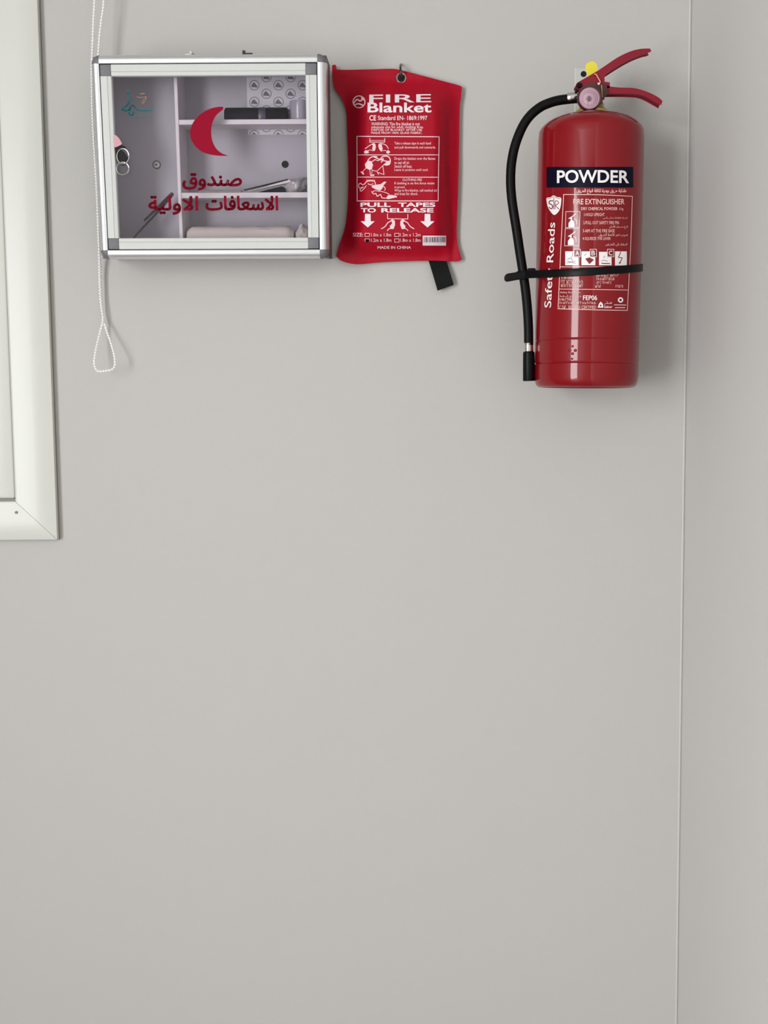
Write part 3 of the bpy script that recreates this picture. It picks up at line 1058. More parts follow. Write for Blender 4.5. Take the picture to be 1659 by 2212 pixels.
dr += stroke(spline([(808, 339), (815, 342), (822, 345), (828, 343), (824, 350)], 4), 2.4) + stroke(spline([(822, 344), (827, 338), (838, 338), (843, 345), (841, 355), (831, 356), (836, 349), (828, 347)], 4), 2.2)
dr += stroke([(831, 354), (814, 370), (805, 368)], 1.3) + stroke([(827, 358), (829.5, 377)], 1.5) + stroke([(829, 377), (815, 372), (818, 377)], 1.3)
dr += stroke([(790, 364), (784, 370)], 1.4) + shape((778, 371), (783, 370), (787, 375), (785, 378)) + stroke([(799, 367), (800, 377)], 1.4) + stroke([(804, 366), (803, 376)], 1.2) + shape((799, 377.5), (809, 376.5), (808, 380), (800, 380))
dr += shape((834, 348), (842, 347), (842, 355), (833, 356))
P('smother_drawing', dr)
dr = stroke(spline([(775, 398), (779, 396), (783, 399), (788, 397), (791, 393), (800, 390), (809, 392), (811, 398)], 3), 1.8) + stroke(spline([(791, 401), (786, 408), (780, 413), (778, 409), (785, 404), (776, 406), (775, 399)], 3), 1.5)
for k in range(6): dr += stroke([(792 + 3.3 * k, 392), (793 + 3.2 * k, 388.5)], 1.3)
dr += shape((802, 401), (812, 399), (822, 398), (830, 392), (835, 393), (828, 401), (826, 407), (821, 412), (811, 409), (804, 405)) + stroke(spline([(827, 402), (832, 406), (831, 411)], 3), 1.6)
dr += stroke(spline([(795, 397), (800, 399), (806, 397)], 3), 1.6)
dr += stroke(spline([(803, 414), (807, 419), (812, 418), (815, 424), (822, 420), (825, 427), (832, 428)], 3), 1.8) + stroke(spline([(804, 416), (809, 412), (818, 413), (826, 414), (838, 418), (842, 423)], 3), 1.4)
dr += shape((833, 429), (838, 422), (846, 421), (857, 423.5), (858, 426), (848, 428), (840, 430))
P('roll_drawing', dr)
T = lambda s, x0, yt, x1, yb: letters(s, x0, yt, x1, yb, 0.006, 2)
P('instruction_lettering', T('Take a release tape in each hand', 852, 306.5, 931, 314) + T('and pull downwards and outwards.', 852, 315.5, 941.5, 322.5))
P('instruction_lettering', T('Drape the blanket over the flames', 852, 339.5, 940.5, 347) + T('to seal off air.', 852, 348, 885, 354.5) + T('Switch off heat.', 852, 356, 890.5, 362.5) + T('Leave in position until cool.', 852, 364, 925, 371))
P('instruction_lettering', T('CLOTHING FIRE', 869.5, 385.5, 911.5, 391) + T('If clothing is on fire force victim', 852, 393, 938.5, 400) + T('to ground.', 852, 401.5, 875, 408) + T('Wrap in fire blanket, call medical aid', 852, 408.5, 944, 415.5) + T('and treat for shock.', 852, 415.5, 903, 421.5))
P('release_lettering', letters('PULL', 778.5, 437.5, 844, 447, 0.03) + letters('TAPES', 860, 437.5, 940.5, 447, 0.03) + letters('TO', 779.5, 449.5, 812, 459, 0.03) + letters('RELEASE', 823.5, 449.5, 936.5, 459, 0.03), 'bag_print_w')
for ax_ in (794.5, 923.5):
    P('down_arrow', shape((ax_ - 6, 462), (ax_ + 6, 462), (ax_ + 6.5, 478), (ax_ + 15, 478), (ax_, 491.5), (ax_ - 15.5, 478), (ax_ - 6.5, 478)), 'bag_print_w')
dr = stroke([(837, 462), (837.5, 472.5), (881, 473), (881, 463)], 1.5)
for s in (-1, 1):
    c = 859
    mx = lambda x: c + s * (x - c)
    dr += stroke([(mx(x), y) for x, y in spline([(824, 494), (832, 489), (838, 481), (846, 477)], 4)], 2.0)
    dr += stroke([(mx(x), y) for x, y in spline([(837, 498), (841, 494), (849, 494)], 4)], 1.8)
    dr += [[[(mx(x), y) for x, y in ((843, 476), (848, 473), (853, 477), (853.5, 486), (850, 495), (843, 494), (842, 488), (847, 483), (846, 478))]]]
P('hands_drawing', dr)
sz = letters('SIZE:', 762, 503, 784, 511, 0.015, 2)
for x0, y0 in ((788.5, 504), (852.5, 504), (852.5, 516)):
    sz += stroke([(x0, y0), (x0 + 9.5, y0), (x0 + 9.5, y0 + 7), (x0, y0 + 7)], 1.1, True)
sz += stroke([(788.5, 521), (788.5, 516), (798, 516), (798, 521)], 1.1)
sz += letters('1.0m x 1.0m', 801.5, 503.5, 845, 511, 0.008, 2) + letters('1.2m x 1.2m', 864.5, 503.5, 908.5, 511, 0.008, 2)
sz += letters('1.2m x 1.8m', 801.5, 515, 845.5, 522.5, 0.008, 2) + letters('1.8m x 1.8m', 864.5, 515, 908.5, 522.5, 0.008, 2)
sz += letters('MADE IN CHINA', 815.5, 531.5, 888, 537.5, 0.02, 2)
P('size_lettering', sz)
P('size_tick', shape((790, 517), (797, 517), (798, 520), (794, 524), (790, 521)), 'black_plastic')
bc = P('barcode_label', rect(913, 509, 963.5, 530.5), 'bag_print_w')
bars = []
random.seed(3)
x = 916.0
while x < 961:
    w = random.choice((0.7, 0.9, 1.4, 1.8))
    bars += rect(x, 512, x + w, 523.5)
    x += w + random.choice((0.9, 1.2, 1.8))
print_obj('barcode_bars', bars, lambda u, v_: on_y(u, v_, -bag_h(u, v_) - 0.0009) - bag_base, 'gauge_rim', bc, 8)

# eyelet
ec = on_y(866.5, 168.5, -bag_h(866.5, 168.5)) - bag_base
ev_, ef = lathe([(0.0058, 0.0), (0.0060, -0.0012), (0.0070, -0.0018), (0.0080, -0.0012), (0.0085, 0.0004)], 28, 'y', tuple(ec))
eye = obj('eyelet', ev_, [q for q in ef if len(q) == 4], 'steel', bag, smooth=True)
obj('eyelet_hole', *lathe([(0.0, -0.0009), (0.0061, -0.0009), (0.0061, 0.0004), (0.0, 0.0004)], 24, 'y', tuple(ec)), 'hole', eye)
# black pull tape
tp = [(925, 560), (962, 556), (980, 616), (945, 628.5)]
tq = [on_y(u, v_, -0.0075) for u, v_ in tp]
N2 = 12
V, Fc = [], []
for k in range(N2 + 1):
    t_ = k / N2
    Lp, Rp = tq[0].lerp(tq[3], t_), tq[1].lerp(tq[2], t_)
    dy = -0.006 * math.sin(t_ * 2.2)
    for q, e in ((Lp, 0), (Lp, 0.0016), (Rp, 0.0016), (Rp, 0)):
        V.append(Vector((q.x, q.y + dy + e, q.z)) - bag_base)
for k in range(N2):
    for i in range(4):
        Fc.append((k * 4 + i, k * 4 + (i + 1) % 4, k * 4 + 4 + (i + 1) % 4, k * 4 + 4 + i))
Fc += [(0, 1, 2, 3), (N2 * 4, N2 * 4 + 1, N2 * 4 + 2, N2 * 4 + 3)]
tag(obj('pull_tape', V, Fc, 'black_rubber', bag), 'black pull tape')

# wall hook through the eyelet
hk0 = on_y(867, 158, 0.0)
hook_pts = spline([tuple(on_y(866, 139, 0.002)), tuple(on_y(865.5, 141, -0.010)), tuple(on_y(865, 145, -0.020)), tuple(on_y(865.5, 153, -0.0235)), tuple(on_y(866.5, 163, -0.0215)), tuple(on_y(867, 168, -0.016)), tuple(on_y(867, 170, -0.008))], 5)
tag(obj('wall_hook', *tube(hook_pts, 0.0017, 10), 'dark_steel', smooth=True, loc=hook_pts[0]), 'small dark wire hook holding the red pouch by its eyelet', 'hook')

# ------------------------------------------------------------------ fire extinguisher
ER = 0.0787
ME = Matrix.Translation((0.2742, -0.105, 1.371)) @ Matrix.Rotation(math.radians(0.86), 4, 'Y')
MEI = ME.inverted()


def ex(u, v, yl=0.0):
    return loc_y(MEI, u, v, yl)


def ecyl(u, v, eps=0.0004):
    a = MEI @ CAM
    d = MEI.to_3x3() @ ray(u, v)
    R_ = ER + eps
    A = d.x ** 2 + d.y ** 2
    B = 2 * (a.x * d.x + a.y * d.y)
    C_ = a.x ** 2 + a.y ** 2 - R_ ** 2
    disc_ = max(0.0, B * B - 4 * A * C_)
    return a + d * ((-B - math.sqrt(disc_)) / (2 * A))


exn = tag(empty('fire_extinguisher', ME), 'red powder fire extinguisher with black hose hanging by the wall corner', 'fire extinguisher')
pxm = 1.8 / FPX
zz = lambda v_: ex(1271, v_, 0.0).z
prof = [(0.0, 0.012), (0.060, 0.010), (0.068, 0.0), (0.0725, 0.0008), (0.0760, 0.004), (0.0780, 0.010), (ER, 0.016), (ER, 0.018), (ER, zz(790)), (ER, zz(788)), (ER - 0.0010, zz(786.5)), (ER - 0.0002, zz(784)), (ER, zz(781)), (ER, zz(779)),
        (ER, zz(740)), (ER, zz(738)), (ER - 0.0007, zz(736.5)), (ER, zz(735)), (ER, zz(733))]
prof += [(ER, zz(600)), (ER, zz(450)), (ER, zz(306)), (ER, zz(302)), (ER - 0.0006, zz(293))]
for r_, v_ in ((109.5, 285), (105, 277), (98, 269.5), (88, 263), (75, 257.5), (60, 252.5), (46, 249), (33, 246.5), (24, 246)):
    prof.append((r_ * pxm * 0.985, zz(v_)))
prof.append((0.0, zz(246)))
obj('cylinder_body', *lathe(prof, 96), 'red_paint', exn, smooth=True)
# embossed mark on the foot
em = []
for k, (u, v_, r_) in enumerate(((1231, 757, 3.2), (1243, 757, 3.2), (1237, 748, 2.6), (1237, 764, 3.0), (1236, 775, 2.4), (1239, 782, 2.0))):
    c0 = ecyl(u, v_, -0.0004)
    nrm = Vector((c0.x, c0.y, 0)).normalized()
    bm = bmesh.new()
    bmesh.ops.create_uvsphere(bm, u_segments=12, v_segments=6, radius=1.0)
    t1 = Vector((-nrm.y, nrm.x, 0))
    em.append(([c0 + nrm * (q.co.x * 0.0012) + t1 * (q.co.y * r_ * pxm * 1.2) + Vector((0, 0, 1)) * (q.co.z * r_ * pxm) for q in bm.verts], [tuple(w.index for w in fq.verts) for fq in bm.faces]))
    bm.free()
obj('embossed_mark', *join(*em), 'red_paint', exn, smooth=True)

# collar and valve
zc0 = zz(247)
obj('neck_collar', *lathe([(0.0, zc0), (0.0245, zc0 - 0.001), (0.0245, zc0 + 0.004), (0.0205, zc0 + 0.007), (0.0170, zc0 + 0.012), (0.0, zc0 + 0.012)], 40), 'brass', exn, smooth=True)
vb = obj('valve_body', *lathe([(0.0, zc0 + 0.010), (0.0165, zc0 + 0.010), (0.0165, zc0 + 0.020), (0.0145, zc0 + 0.022), (0.0145, zc0 + 0.038), (0.0120, zc0 + 0.043), (0.0, zc0 + 0.043)], 32), 'valve', exn, smooth=True)


def ext_poly(pts, y0, y1, yref=0.0):
    return prism([(q.x, q.z) for q in (ex(u, v_, yref) for u, v_ in pts)], y0, y1)


up = spline([(1290, 158.5), (1310, 145), (1330, 131.5), (1348, 122), (1366, 115), (1384, 111.5), (1400, 111)], 3)
lowr = spline([(1399, 115.5), (1386, 118.5), (1368, 125.5), (1350, 134.5), (1328, 147.5), (1306, 162)], 3)
lever = up + [(1401.5, 114)] + lowr + [(1301.5, 171), (1302, 182), (1313, 183.5), (1313, 191), (1296, 197), (1256, 195), (1246, 194.5), (1243, 189.5), (1246, 184)]
lv = obj('upper_lever', *ext_poly(lever, -0.0095, 0.0095), 'lever_red', exn, bevel=0.0014, smooth=True)
obj('pivot_pin', *lathe([(0.0, -0.0145), (0.0032, -0.0145), (0.0040, -0.0132), (0.0040, 0.0132), (0.0, 0.0132)], 16, 'y', tuple(ex(1248.5, 189, 0.0))), 'black_plastic', lv, smooth=True)
hu = spline([(1300, 189), (1318, 193), (1340, 195), (1362, 195.5), (1380, 199), (1402, 207), (1418, 215.5), (1426, 222.5)], 3)
hl = spline([(1424, 228), (1408, 219), (1392, 210.5), (1378, 206), (1362, 204.5), (1340, 204), (1316, 204), (1300, 205)], 3)
obj('carry_handle', *ext_poly(hu + hl, -0.0095, 0.0095), 'lever_red', exn, bevel=0.0014, smooth=True)
obj('handle_mount', *ext_poly([(1262, 191), (1306, 188), (1308, 208), (1296, 214), (1262, 214)], -0.0140, 0.0140), 'gauge_rim', exn, bevel=0.001)
# gauge
gc = ex(1272.3, 213.5, -0.030)
ga = obj('pressure_gauge', *lathe([(0.0, 0.012), (0.0120, 0.012), (0.0165, 0.006), (0.0180, 0.0), (0.0182, -0.0045), (0.0172, -0.0060), (0.0157, -0.0058), (0.0153, -0.0036), (0.0, -0.0036)], 44, 'y', tuple(gc)), 'gauge_rim', exn, smooth=True)
dl = obj('dial', *lathe([(0.0, -0.0036), (0.0152, -0.0036), (0.0152, -0.0042), (0.0, -0.0042)], 36, 'y', tuple(gc)), 'dial', ga)
gmapd = lambda u, v_: loc_y(MEI, u, v_, gc.y - 0.0044)
print_obj('dial_markings', ring(1272.3, 213.5, 14.8, 0.9, 32) + ring(1272.3, 213.5, 18.5, 0.7, 32) + disc(1272.3, 213.5, 6.2) + stroke([(1270, 219), (1270, 231)], 0.9), gmapd, 'dial_dark', dl, 30)
nd = ex(1272.3, 213.5, gc.y - 0.0050)
obj('needle', *prism([(nd.x - 0.0005, nd.z - 0.003), (nd.x + 0.0006, nd.z - 0.003), (nd.x + 0.0002, nd.z + 0.005), (nd.x - 0.0002, nd.z + 0.005)], nd.y - 0.0004, nd.y), 'gauge_rim', dl)
obj('gauge_glass', *lathe([(0.0, -0.0062), (0.009, -0.0060), (0.0154, -0.0053), (0.0154, -0.0049), (0.0, -0.0054)], 36, 'y', tuple(gc)), 'pane', ga, smooth=True)

# hose with ferrules and nozzle
hp = [(1258, 212.5, -0.004), (1244, 212.5, -0.003), (1226, 214.2, 0.0), (1206, 217, 0.0), (1188, 222, 0.0), (1167, 231.5, 0.0), (1145, 250, 0.0), (1128, 275, 0.0), (1113, 313, 0.0), (1105, 352, 0.0), (1103.0, 390, 0.0), (1105, 425, 0.0), (1109.5, 458, 0.0), (1116, 498, 0.0), (1122.5, 542, 0.0), (1129.5, 587, 0.0), (1135.5, 630, 0.0), (1139.5, 672, 0.0), (1141.5, 710, 0.0), (1142, 745, 0.0)]
hpts = [ex(u, v_, y_) for u, v_, y_ in spline(hp, 5)]
hose = obj('hose', *tube(hpts, 0.00715, 18), 'black_rubber', exn, smooth=True)
a, b = ex(1225.5, 211.5, -0.001), ex(1247, 209.5, -0.003)
obj('hose_ferrule', *tube([a, a.lerp(b, 0.08), a.lerp(b, 0.92), b], [0.0072, 0.0077, 0.0077, 0.0070], 20), 'steel', hose, smooth=True)
a, b = ex(1141.6, 740, 0.0), ex(1142, 760, 0.0)
obj('hose_ferrule', *tube([a, a.lerp(b, 0.08), a.lerp(b, 0.5), a.lerp(b, 0.92), b], [0.0066, 0.0072, 0.0069, 0.0072, 0.0066], 20), 'steel', hose, smooth=True)
a, b = ex(1142.2, 759.5, 0.0), ex(1142.6, 823, 0.0)
obj('nozzle', *tube([a, a.lerp(b, 0.03), a.lerp(b, 0.2), a.lerp(b, 0.97), b], [0.0074, 0.0088, 0.0090, 0.0093, 0.0086], 22), 'black_plastic', hose, smooth=True)

# strap round body and hose, with a free tail
hcx = ex(1130, 590, 0.0).x
hr = 0.0080
rb = ER + 0.0006
Dh = abs(hcx)
beta = math.acos((rb - hr) / Dh)
path = []
for k in range(61):
    a = (math.pi - beta) - (2 * math.pi - 2 * beta) * k / 60          # round the body from the upper-left tangent through the right
    path.append((rb * math.cos(a), rb * math.sin(a)))
for k in range(13):
    a = (math.pi + beta) - 2 * beta * k / 12
    path.append((hcx + hr * math.cos(a), hr * math.sin(a)))
zr, zl = ex(1385, 578, 0.0).z, ex(1130, 593.5, 0.0).z
xr_, xl_ = ER, hcx
zs = lambda x, y=0.0: zl + (zr - zl) * (x - xl_) / (xr_ - xl_) + 0.12 * y


def band(path, hw, th, closed=True):
    V, Fc = [], []
    n = len(path)
    for i in range(n):
        p0 = Vector(path[i - 1] if (closed or i) else path[0])
        p1 = Vector(path[i])
        p2 = Vector(path[(i + 1) % n] if (closed or i < n - 1) else path[-1])
        t_ = (p2 - p0).normalized()
        nr = Vector((t_.y, -t_.x))
        if nr.dot(p1) < 0 and closed:
            nr = -nr
        q = p1 + nr * th
        z = zs(p1.x, p1.y)
        V += [(p1.x, p1.y, z - hw), (p1.x, p1.y, z + hw), (q.x, q.y, z + hw), (q.x, q.y, z - hw)]
    for i in range(n if closed else n - 1):
        j = (i + 1) % n
        for k in range(4):
            Fc.append((i * 4 + k, i * 4 + (k + 1) % 4, j * 4 + (k + 1) % 4, j * 4 + k))
    if not closed:
        Fc += [(0, 1, 2, 3), tuple(range(n * 4 - 4, n * 4))]
    return V, Fc
st = obj('hose_strap', *band(path, 0.0056, 0.0022), 'black_plastic', exn, bevel=0.0006, smooth=True)
a, b = ex(1152, 590.5, -0.014), ex(1096, 600, -0.0125)
c0 = ex(1089, 601.5, -0.0125)
w = 0.0056
V = []
for q, hw in ((a, w), (a.lerp(b, 0.5), w * 1.05), (b, w * 1.1), (b.lerp(c0, 0.6), w * 0.9), (c0, w * 0.4)):
    V += [(q.x, q.y, q.z - hw), (q.x, q.y, q.z + hw), (q.x, q.y - 0.0024, q.z + hw), (q.x, q.y - 0.0024, q.z - hw)]
Fc = [(i * 4 + k, i * 4 + (k + 1) % 4, i * 4 + 4 + (k + 1) % 4, i * 4 + 4 + k) for i in range(4) for k in range(4)] + [(0, 1, 2, 3), (16, 17, 18, 19)]
obj('strap_tail', V, Fc, 'black_plastic', st, bevel=0.0006, smooth=True)
q = ex(1148, 590, -0.016)
obj('strap_buckle', *box(q.x - 0.006, q.x + 0.006, q.y - 0.004, q.y + 0.003, q.z - 0.0072, q.z + 0.0072), 'black_plastic', st, bevel=0.0015, smooth=True)

# yellow seal with wire
tagp = spline([(1266, 142), (1271, 136.5), (1279, 134), (1286, 137), (1290, 147), (1289, 156), (1280, 162), (1273, 166), (1269, 158)], 4, True)
ys = obj('safety_seal', *ext_poly(tagp, 0.006, 0.0085, 0.007), 'yellow', exn, bevel=0.0006, smooth=True)
wp = [ex(1284, 160, -0.0118), ex(1288, 161, -0.0128), ex(1292, 168, -0.0132), ex(1296.5, 176.5, -0.0132), ex(1294.5, 180.5, -0.0132)]
obj('seal_wire', *tube(spline([tuple(q) for q in wp], 4), 0.00085, 8), 'seal_wire', ys, smooth=True)
q = ex(1293.3, 181, -0.0136)
obj('seal_bead', *lathe([(0, -0.0020), (0.0014, -0.0014), (0.0020, 0.0), (0.0014, 0.0014), (0, 0.0020)], 12, 'y', tuple(q)), 'label_white', ys, smooth=True)
wp = [ex(1299.5, 184, -0.0150), ex(1300.5, 196, -0.0152), ex(1301, 210, -0.0148)]
obj('seal_wire', *tube(wp, 0.0006, 6), 'brass', ys, smooth=True)

# wall bracket
bp0, bp1 = on_y(1241.5, 147, -0.002), on_y(1296, 262, -0.002)
brk = tag(empty('wall_bracket', Matrix.Translation((bp0.x, 0, bp1.z))), 'zinc wall bracket plate with a dark screw hole behind the extinguisher valve', 'bracket')
bo = Vector((bp0.x, 0, bp1.z))
bw_ = on_y(1287, 147, -0.002).x - bp0.x
obj('plate', *box(0, bw_, -0.0030, -0.0002, 0, bp0.z - bp1.z), 'zinc', brk, bevel=0.0006)
q = on_y(1260.5, 160, -0.003) - bo
obj('screw_hole', *lathe([(0.0, 0.0), (0.0046, 0.0), (0.0046, -0.0005), (0.0, -0.0005)], 22, 'y', tuple(q)), 'hole', brk)
vz = (ME @ Vector((0, 0, zc0 + 0.016))) - bo
obj('support_arm', *join(box(bw_ * 0.15, bw_ * 0.15 + 0.004, -0.092, -0.003, vz.z - 0.006, vz.z + 0.003), box(bw_ * 0.98 - 0.004, bw_ * 0.98, -0.092, -0.003, vz.z - 0.006, vz.z + 0.003)), 'zinc', brk)

# ---- label print
E_ = lambda name, polys, mat='label_white', par=None, eps=0.0006: print_obj(name, polys, lambda u, v_: ecyl(u, v_, eps), mat, par or exn, 5.0)
arch = lambda x, y: (x, y - 1.6 * (1 - ((x - 1274) / 94.0) ** 2))
nb = E_('powder_band', warp(rect(1180.5, 360.5, 1368, 405), arch), 'label_navy', None, 0.0003)
E_('powder_lettering', warp(letters('POWDER', 1203, 368.5, 1359, 396.5, 0.022, 5), arch), 'label_white', nb)
E_('arabic_heading', letters(arabic('\u0637\u0641\u0627\u064a\u0629 \u062d\u0631\u064a\u0642 \u0628\u0648\u062f\u0631\u0629 \u0644\u0643\u0627\u0641\u0629 \u0627\u0646\u0648\u0627\u0639 \u0627\u0644\u062d\u0631\u064a\u0642'), 1246, 407.5, 1353, 419, 0.02, 2), 'label_pink')
lines = stroke([(1217.5, 420), (1290, 420.5), (1366, 424), (1362, 540), (1355, 670.5), (1290, 669.5), (1205.5, 667), (1211, 545)], 1.5, True)
lines += stroke([(1210, 576.5), (1285, 576.5), (1361, 577)], 1.3) + stroke([(1207.5, 624.5), (1285, 625.3), (1357.5, 626.5)], 1.3)
E_('label_border', lines, 'label_pink')
E_('label_heading', letters('FIRE EXTINGUISHER', 1238.5, 429.5, 1349, 441.5, 0.012, 3) + letters('DRY CHEMICAL POWDER', 1255.5, 447.5, 1334, 454, 0.012, 2) + letters('6 kg', 1338, 448, 1346.5, 455.5, 0.0, 2), 'label_pink')
ins = letters('1-HOLD UPRIGHT', 1262, 460, 1306, 467, 0.0, 2) + letters('2-PULL OUT SAFETY FIRE PIN', 1260, 477.5, 1337, 484.5, 0.0, 2) + letters('3-AIM AT THE FIRE BASE', 1259, 495, 1328, 502, 0.0, 2) + letters('4-SQUEEZE THE LEVER', 1258.5, 512, 1319, 519.5, 0.0, 2)
ai = ['\u0627\u0645\u0633\u0643 \u0627\u0644\u0637\u0641\u0627\u064a\u0629 \u0628\u0634\u0643\u0644 \u0631\u0623\u0633\u064a', '\u0627\u0646\u0632\u0639 \u0645\u0633\u0645\u0627\u0631 \u0627\u0644\u0623\u0645\u0627\u0646', '\u0635\u0648\u0628 \u0646\u062d\u0648 \u0642\u0627\u0639\u062f\u0629 \u0627\u0644\u062d\u0631\u064a\u0642', '\u0627\u0636\u063a\u0637 \u0639\u0644\u0649 \u0627\u0644\u0645\u0642\u0628\u0636']
for s_, (x0, y0, x1, y1) in zip(ai, ((1303, 467.5, 1355, 474), (1316, 486, 1356, 494), (1294, 503.5, 1356, 511.5), (1308, 524.5, 1355, 531.5))):
    ins += letters(arabic(s_), x0, y0, x1, y1, 0.0, 2)
E_('instruction_lettering', ins, 'label_pink')
# shield
shd = spline([(1196, 422), (1203, 425.5), (1212, 427.5), (1212, 438), (1210, 450), (1205, 459), (1197, 464.5), (1189, 457), (1183.5, 447), (1181, 436), (1181, 427.5), (1189, 426)], 3, True)
sh_o = E_('shield_emblem', [[shd]], 'label_white')
sg = stroke(spline([(1196, 429), (1196, 440), (1196, 452)], 3), 1.2) + stroke(spline([(1194, 434), (1188, 434), (1186, 439), (1191, 442), (1194, 446), (1191, 451), (1186, 448)], 3), 1.9) + stroke(spline([(1199, 451), (1199, 435), (1205, 435), (1206, 440), (1200, 443), (1207, 452)], 3), 1.3)
sg += stroke([(1183, 429.5), (1196, 425), (1210, 429.5)], 0.9) + shape((1183, 461), (1190, 458), (1192, 464))
E_('shield_mark', sg, 'label_red', sh_o, 0.0009)
# vertical lettering
raw = letters('Safety Roads', 0, 0, 184, 22, 0.008, 4)
vert = lambda x, y: (1190.5 + x / 184.0 * 9.0 - (17 - y) * (0.88 + 0.0 * x), 664.5 - x)
E_('vertical_lettering', warp(raw, vert), 'label_white')
# how-to pictograms
pg = stroke([(1222.5, 457), (1253, 457), (1252, 491.5), (1221.5, 491.5)], 0.9, True) + stroke([(1221, 494), (1251.5, 494), (1250.5, 531), (1219.5, 531)], 0.9, True)
for dx, dy in ((0, 0), (-1.2, 38.5)):
    pg += [[[(x + dx, y + dy) for x, y in ((1228, 491), (1228, 482), (1231, 478), (1233, 475), (1237, 475), (1240, 479), (1241, 484), (1241, 491))]]]
    pg += stroke([(1229 + dx, 472 + dy), (1236 + dx, 468 + dy), (1244 + dx, 462 + dy)], 1.8) + stroke(spline([(1240 + dx, 473 + dy), (1245 + dx, 475 + dy), (1246 + dx, 484 + dy)], 3), 1.3) + disc(1234 + dx, 472 + dy, 2.6, 10)
E_('pictogram', pg, 'label_white')
# fire class tiles
for k, (x0, x1, y0, y1, ch, bx0) in enumerate(((1221, 1249.5, 543, 573, 'A', 1239.5), (1256, 1286, 543, 573, 'B', 1274), (1294, 1321, 544, 573, 'C', 1311.5), (1328.5, 1354, 543, 573.5, '', 0))):
    tl = E_('fire_class_tile', rect(x0, y0, x1, y1), 'label_white', None, 0.0005)
    if ch:
        E_('class_letter_box', rect(bx0, 538, bx0 + 15, 555.5), 'label_red', tl, 0.0007)
        E_('class_letter', letters(ch, bx0 + 3.5, 541.5, bx0 + 11.5, 551.5, 0.01, 3) + stroke([(bx0 + .5, 538.5), (bx0 + 14.5, 538.5), (bx0 + 14.5, 554.5), (bx0 + .5, 554.5)], 1.0, True), 'label_white', tl, 0.0010)
    if ch == 'A':
        sy = stroke([(1226, 560), (1233, 557), (1237, 563)], 1.0) + stroke([(1225, 568), (1243, 564)], 1.0) + stroke([(1226, 564), (1243, 569)], 1.0) + stroke(spline([(1235, 556), (1237, 550), (1236, 546)], 3), 0.9)
    elif ch == 'B':
        sy = shape((1264, 559), (1273, 556), (1283, 561), (1278, 566), (1273, 570.5), (1269, 565)) + stroke([(1262, 552), (1266, 548)], 0.8)
    elif ch == 'C':
        sy = stroke([(1300, 569), (1317, 569.5)], 2.0) + stroke(spline([(1299, 564), (1304, 562), (1312, 564)], 3), 0.9) + stroke([(1304, 557), (1306, 553)], 0.9)
    else:
        sy = stroke([(1341, 544), (1336, 556), (1344, 557), (1339, 569)], 1.5) + shape((1337, 566), (1341.5, 566), (1338, 571))
    E_('class_symbol', sy, 'label_red', tl, 0.0008)
sm = letters('Safety Roads Co.', 1210, 629.5, 1255, 634.5, 0.0, 2) + letters('ISO 9001 CERTIFIED', 1228, 660, 1288, 667, 0.0, 2) + letters('-20\u00b0C TO+60\u00b0C', 1287, 607.5, 1321, 613, 0.0, 2)
random.seed(11)
for x0, y0, x1, y1 in ((1213, 596.5, 1247, 602), (1212, 605, 1259, 611), (1212, 613.5, 1261, 620), (1288, 592.5, 1337, 597), (1289, 599.5, 1331, 605), (1286, 616, 1300, 621), (1330, 616, 1347, 621), (1209, 644, 1249, 649), (1209, 652, 1288, 656.5), (1209, 660.5, 1225, 666.5)):
    x = x0                                   # print too small to read: rows of letter-like ticks
    while x < x1 - 2:
        w = random.choice((1.6, 2.0, 2.6))
        k = random.random()
        sm += stroke([(x, y0), (x, y1)], 0.7)
        if k < 0.7: sm += stroke([(x, y0 if k < 0.4 else y1), (x + w, y0 if k < 0.4 else y1)], 0.7)
        if k > 0.3: sm += stroke([(x + w, y0 + (y1 - y0) * 0.3), (x + w, y1)], 0.7)
        x += w + random.choice((1.2, 1.3, 1.4, 3.0))
sm += letters(arabic('\u0634\u0631\u0643\u0629 \u0637\u0631\u0642 \u0627\u0644\u0633\u0644\u0627\u0645\u0629'), 1209, 637, 1255, 643, 0.0, 2)
E_('small_lettering', sm, 'label_pink')
E_('model_lettering', letters('FEP06', 1259.5, 638, 1290, 648.5, 0.012, 3), 'label_white')
mk = shape((1291, 664.5), (1294, 656), (1297.5, 651.5), (1302, 656), (1303.5, 664.5)) + letters(arabic('\u0635\u0642\u0631'), 1305, 651, 1322, 658, 0.0, 2) + letters('Saber', 1305, 660, 1323, 665.5, 0.01, 2)
mk += ring(1340.5, 648, 6.0, 3.2, 12) + stroke([(1327, 658.5), (1352, 659)], 1.3) + stroke([(1329, 664.5), (1350, 664.5)], 1.3)
E_('certification_marks', mk, 'label_white')
E_('certification_cutout', disc(1297.5, 660, 2.0, 8), 'label_red', None, 0.0009)

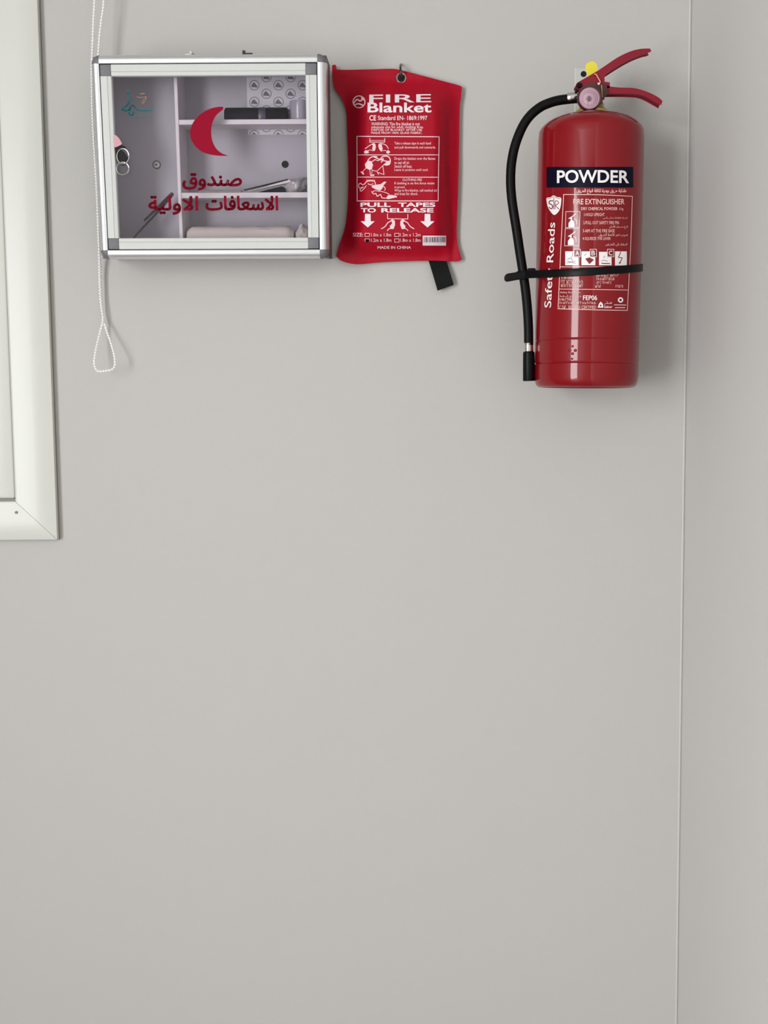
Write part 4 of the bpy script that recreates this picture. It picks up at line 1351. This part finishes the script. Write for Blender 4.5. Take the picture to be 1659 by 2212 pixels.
# ------------------------------------------------------------------ bead chain of the roller blind
def chain_depth(v_):
    return 0.050 - 0.034 * sstep(420, 600, v_) + 0.022 * sstep(690, 800, v_)


path = [(205.5, -260), (205, -120), (204, 0), (202, 40), (200.5, 80), (199, 118), (198, 150), (199, 220), (201.5, 280), (205, 340), (208.5, 400), (211.5, 460), (213.5, 520), (214.5, 560), (215, 600), (216.5, 640), (219, 665), (222, 684), (221, 698), (216, 718), (210.5, 740), (206, 762), (203.5, 780), (204.5, 791), (209, 800), (216, 802.5), (228, 801), (240, 799), (247, 793), (248.5, 783), (246.5, 766), (241, 746), (233, 722), (226, 700), (221, 676), (219, 650), (218, 620), (217, 590), (216, 560), (213, 520), (211, 460), (209.5, 400), (208.5, 340), (208, 260), (209, 180), (212.5, 118), (215, 80), (219.5, 40), (224, 0), (226, -120), (227, -260)]
fine = spline(path, 14)
half = len(fine) * 22 // 50
pts3 = []
for i, (u, v_) in enumerate(fine):
    back = i / len(fine) > 0.66
    dd = chain_depth(v_) - (0.0 if not back else 0.008 * sstep(700, 640, v_) if False else 0.006)
    pts3.append(on_y(u, v_, -max(0.006, dd)))
# even spacing
beads, acc, pitch = [], 0.0, 0.0047
prev = pts3[0]
for q in pts3[1:]:
    seg_ = (q - prev).length
    while acc + seg_ >= pitch:
        k = (pitch - acc) / seg_
        prev = prev.lerp(q, k)
        beads.append(prev.copy())
        seg_ = (q - prev).length
        acc = 0.0
    acc += seg_
    prev = q
bm = bmesh.new()
bmesh.ops.create_icosphere(bm, subdivisions=1, radius=0.0023)
bv = [q.co.copy() for q in bm.verts]
bf = [tuple(w.index for w in fq.verts) for fq in bm.faces]
bm.free()
V, Fc = tube(beads, 0.0008, 6)
for q in beads:
    n = len(V)
    V += [q + b_ for b_ in bv]
    Fc += [tuple(i + n for i in t_) for t_ in bf]
lowest = min(beads, key=lambda q: q.z)
ch = obj('blind_chain', V, Fc, 'chain', smooth=True, loc=lowest)
for p_ in ch.data.polygons: p_.use_smooth = True
tag(ch, 'white beaded roller blind chain hanging in a loop past the cabinet side', 'blind chain')
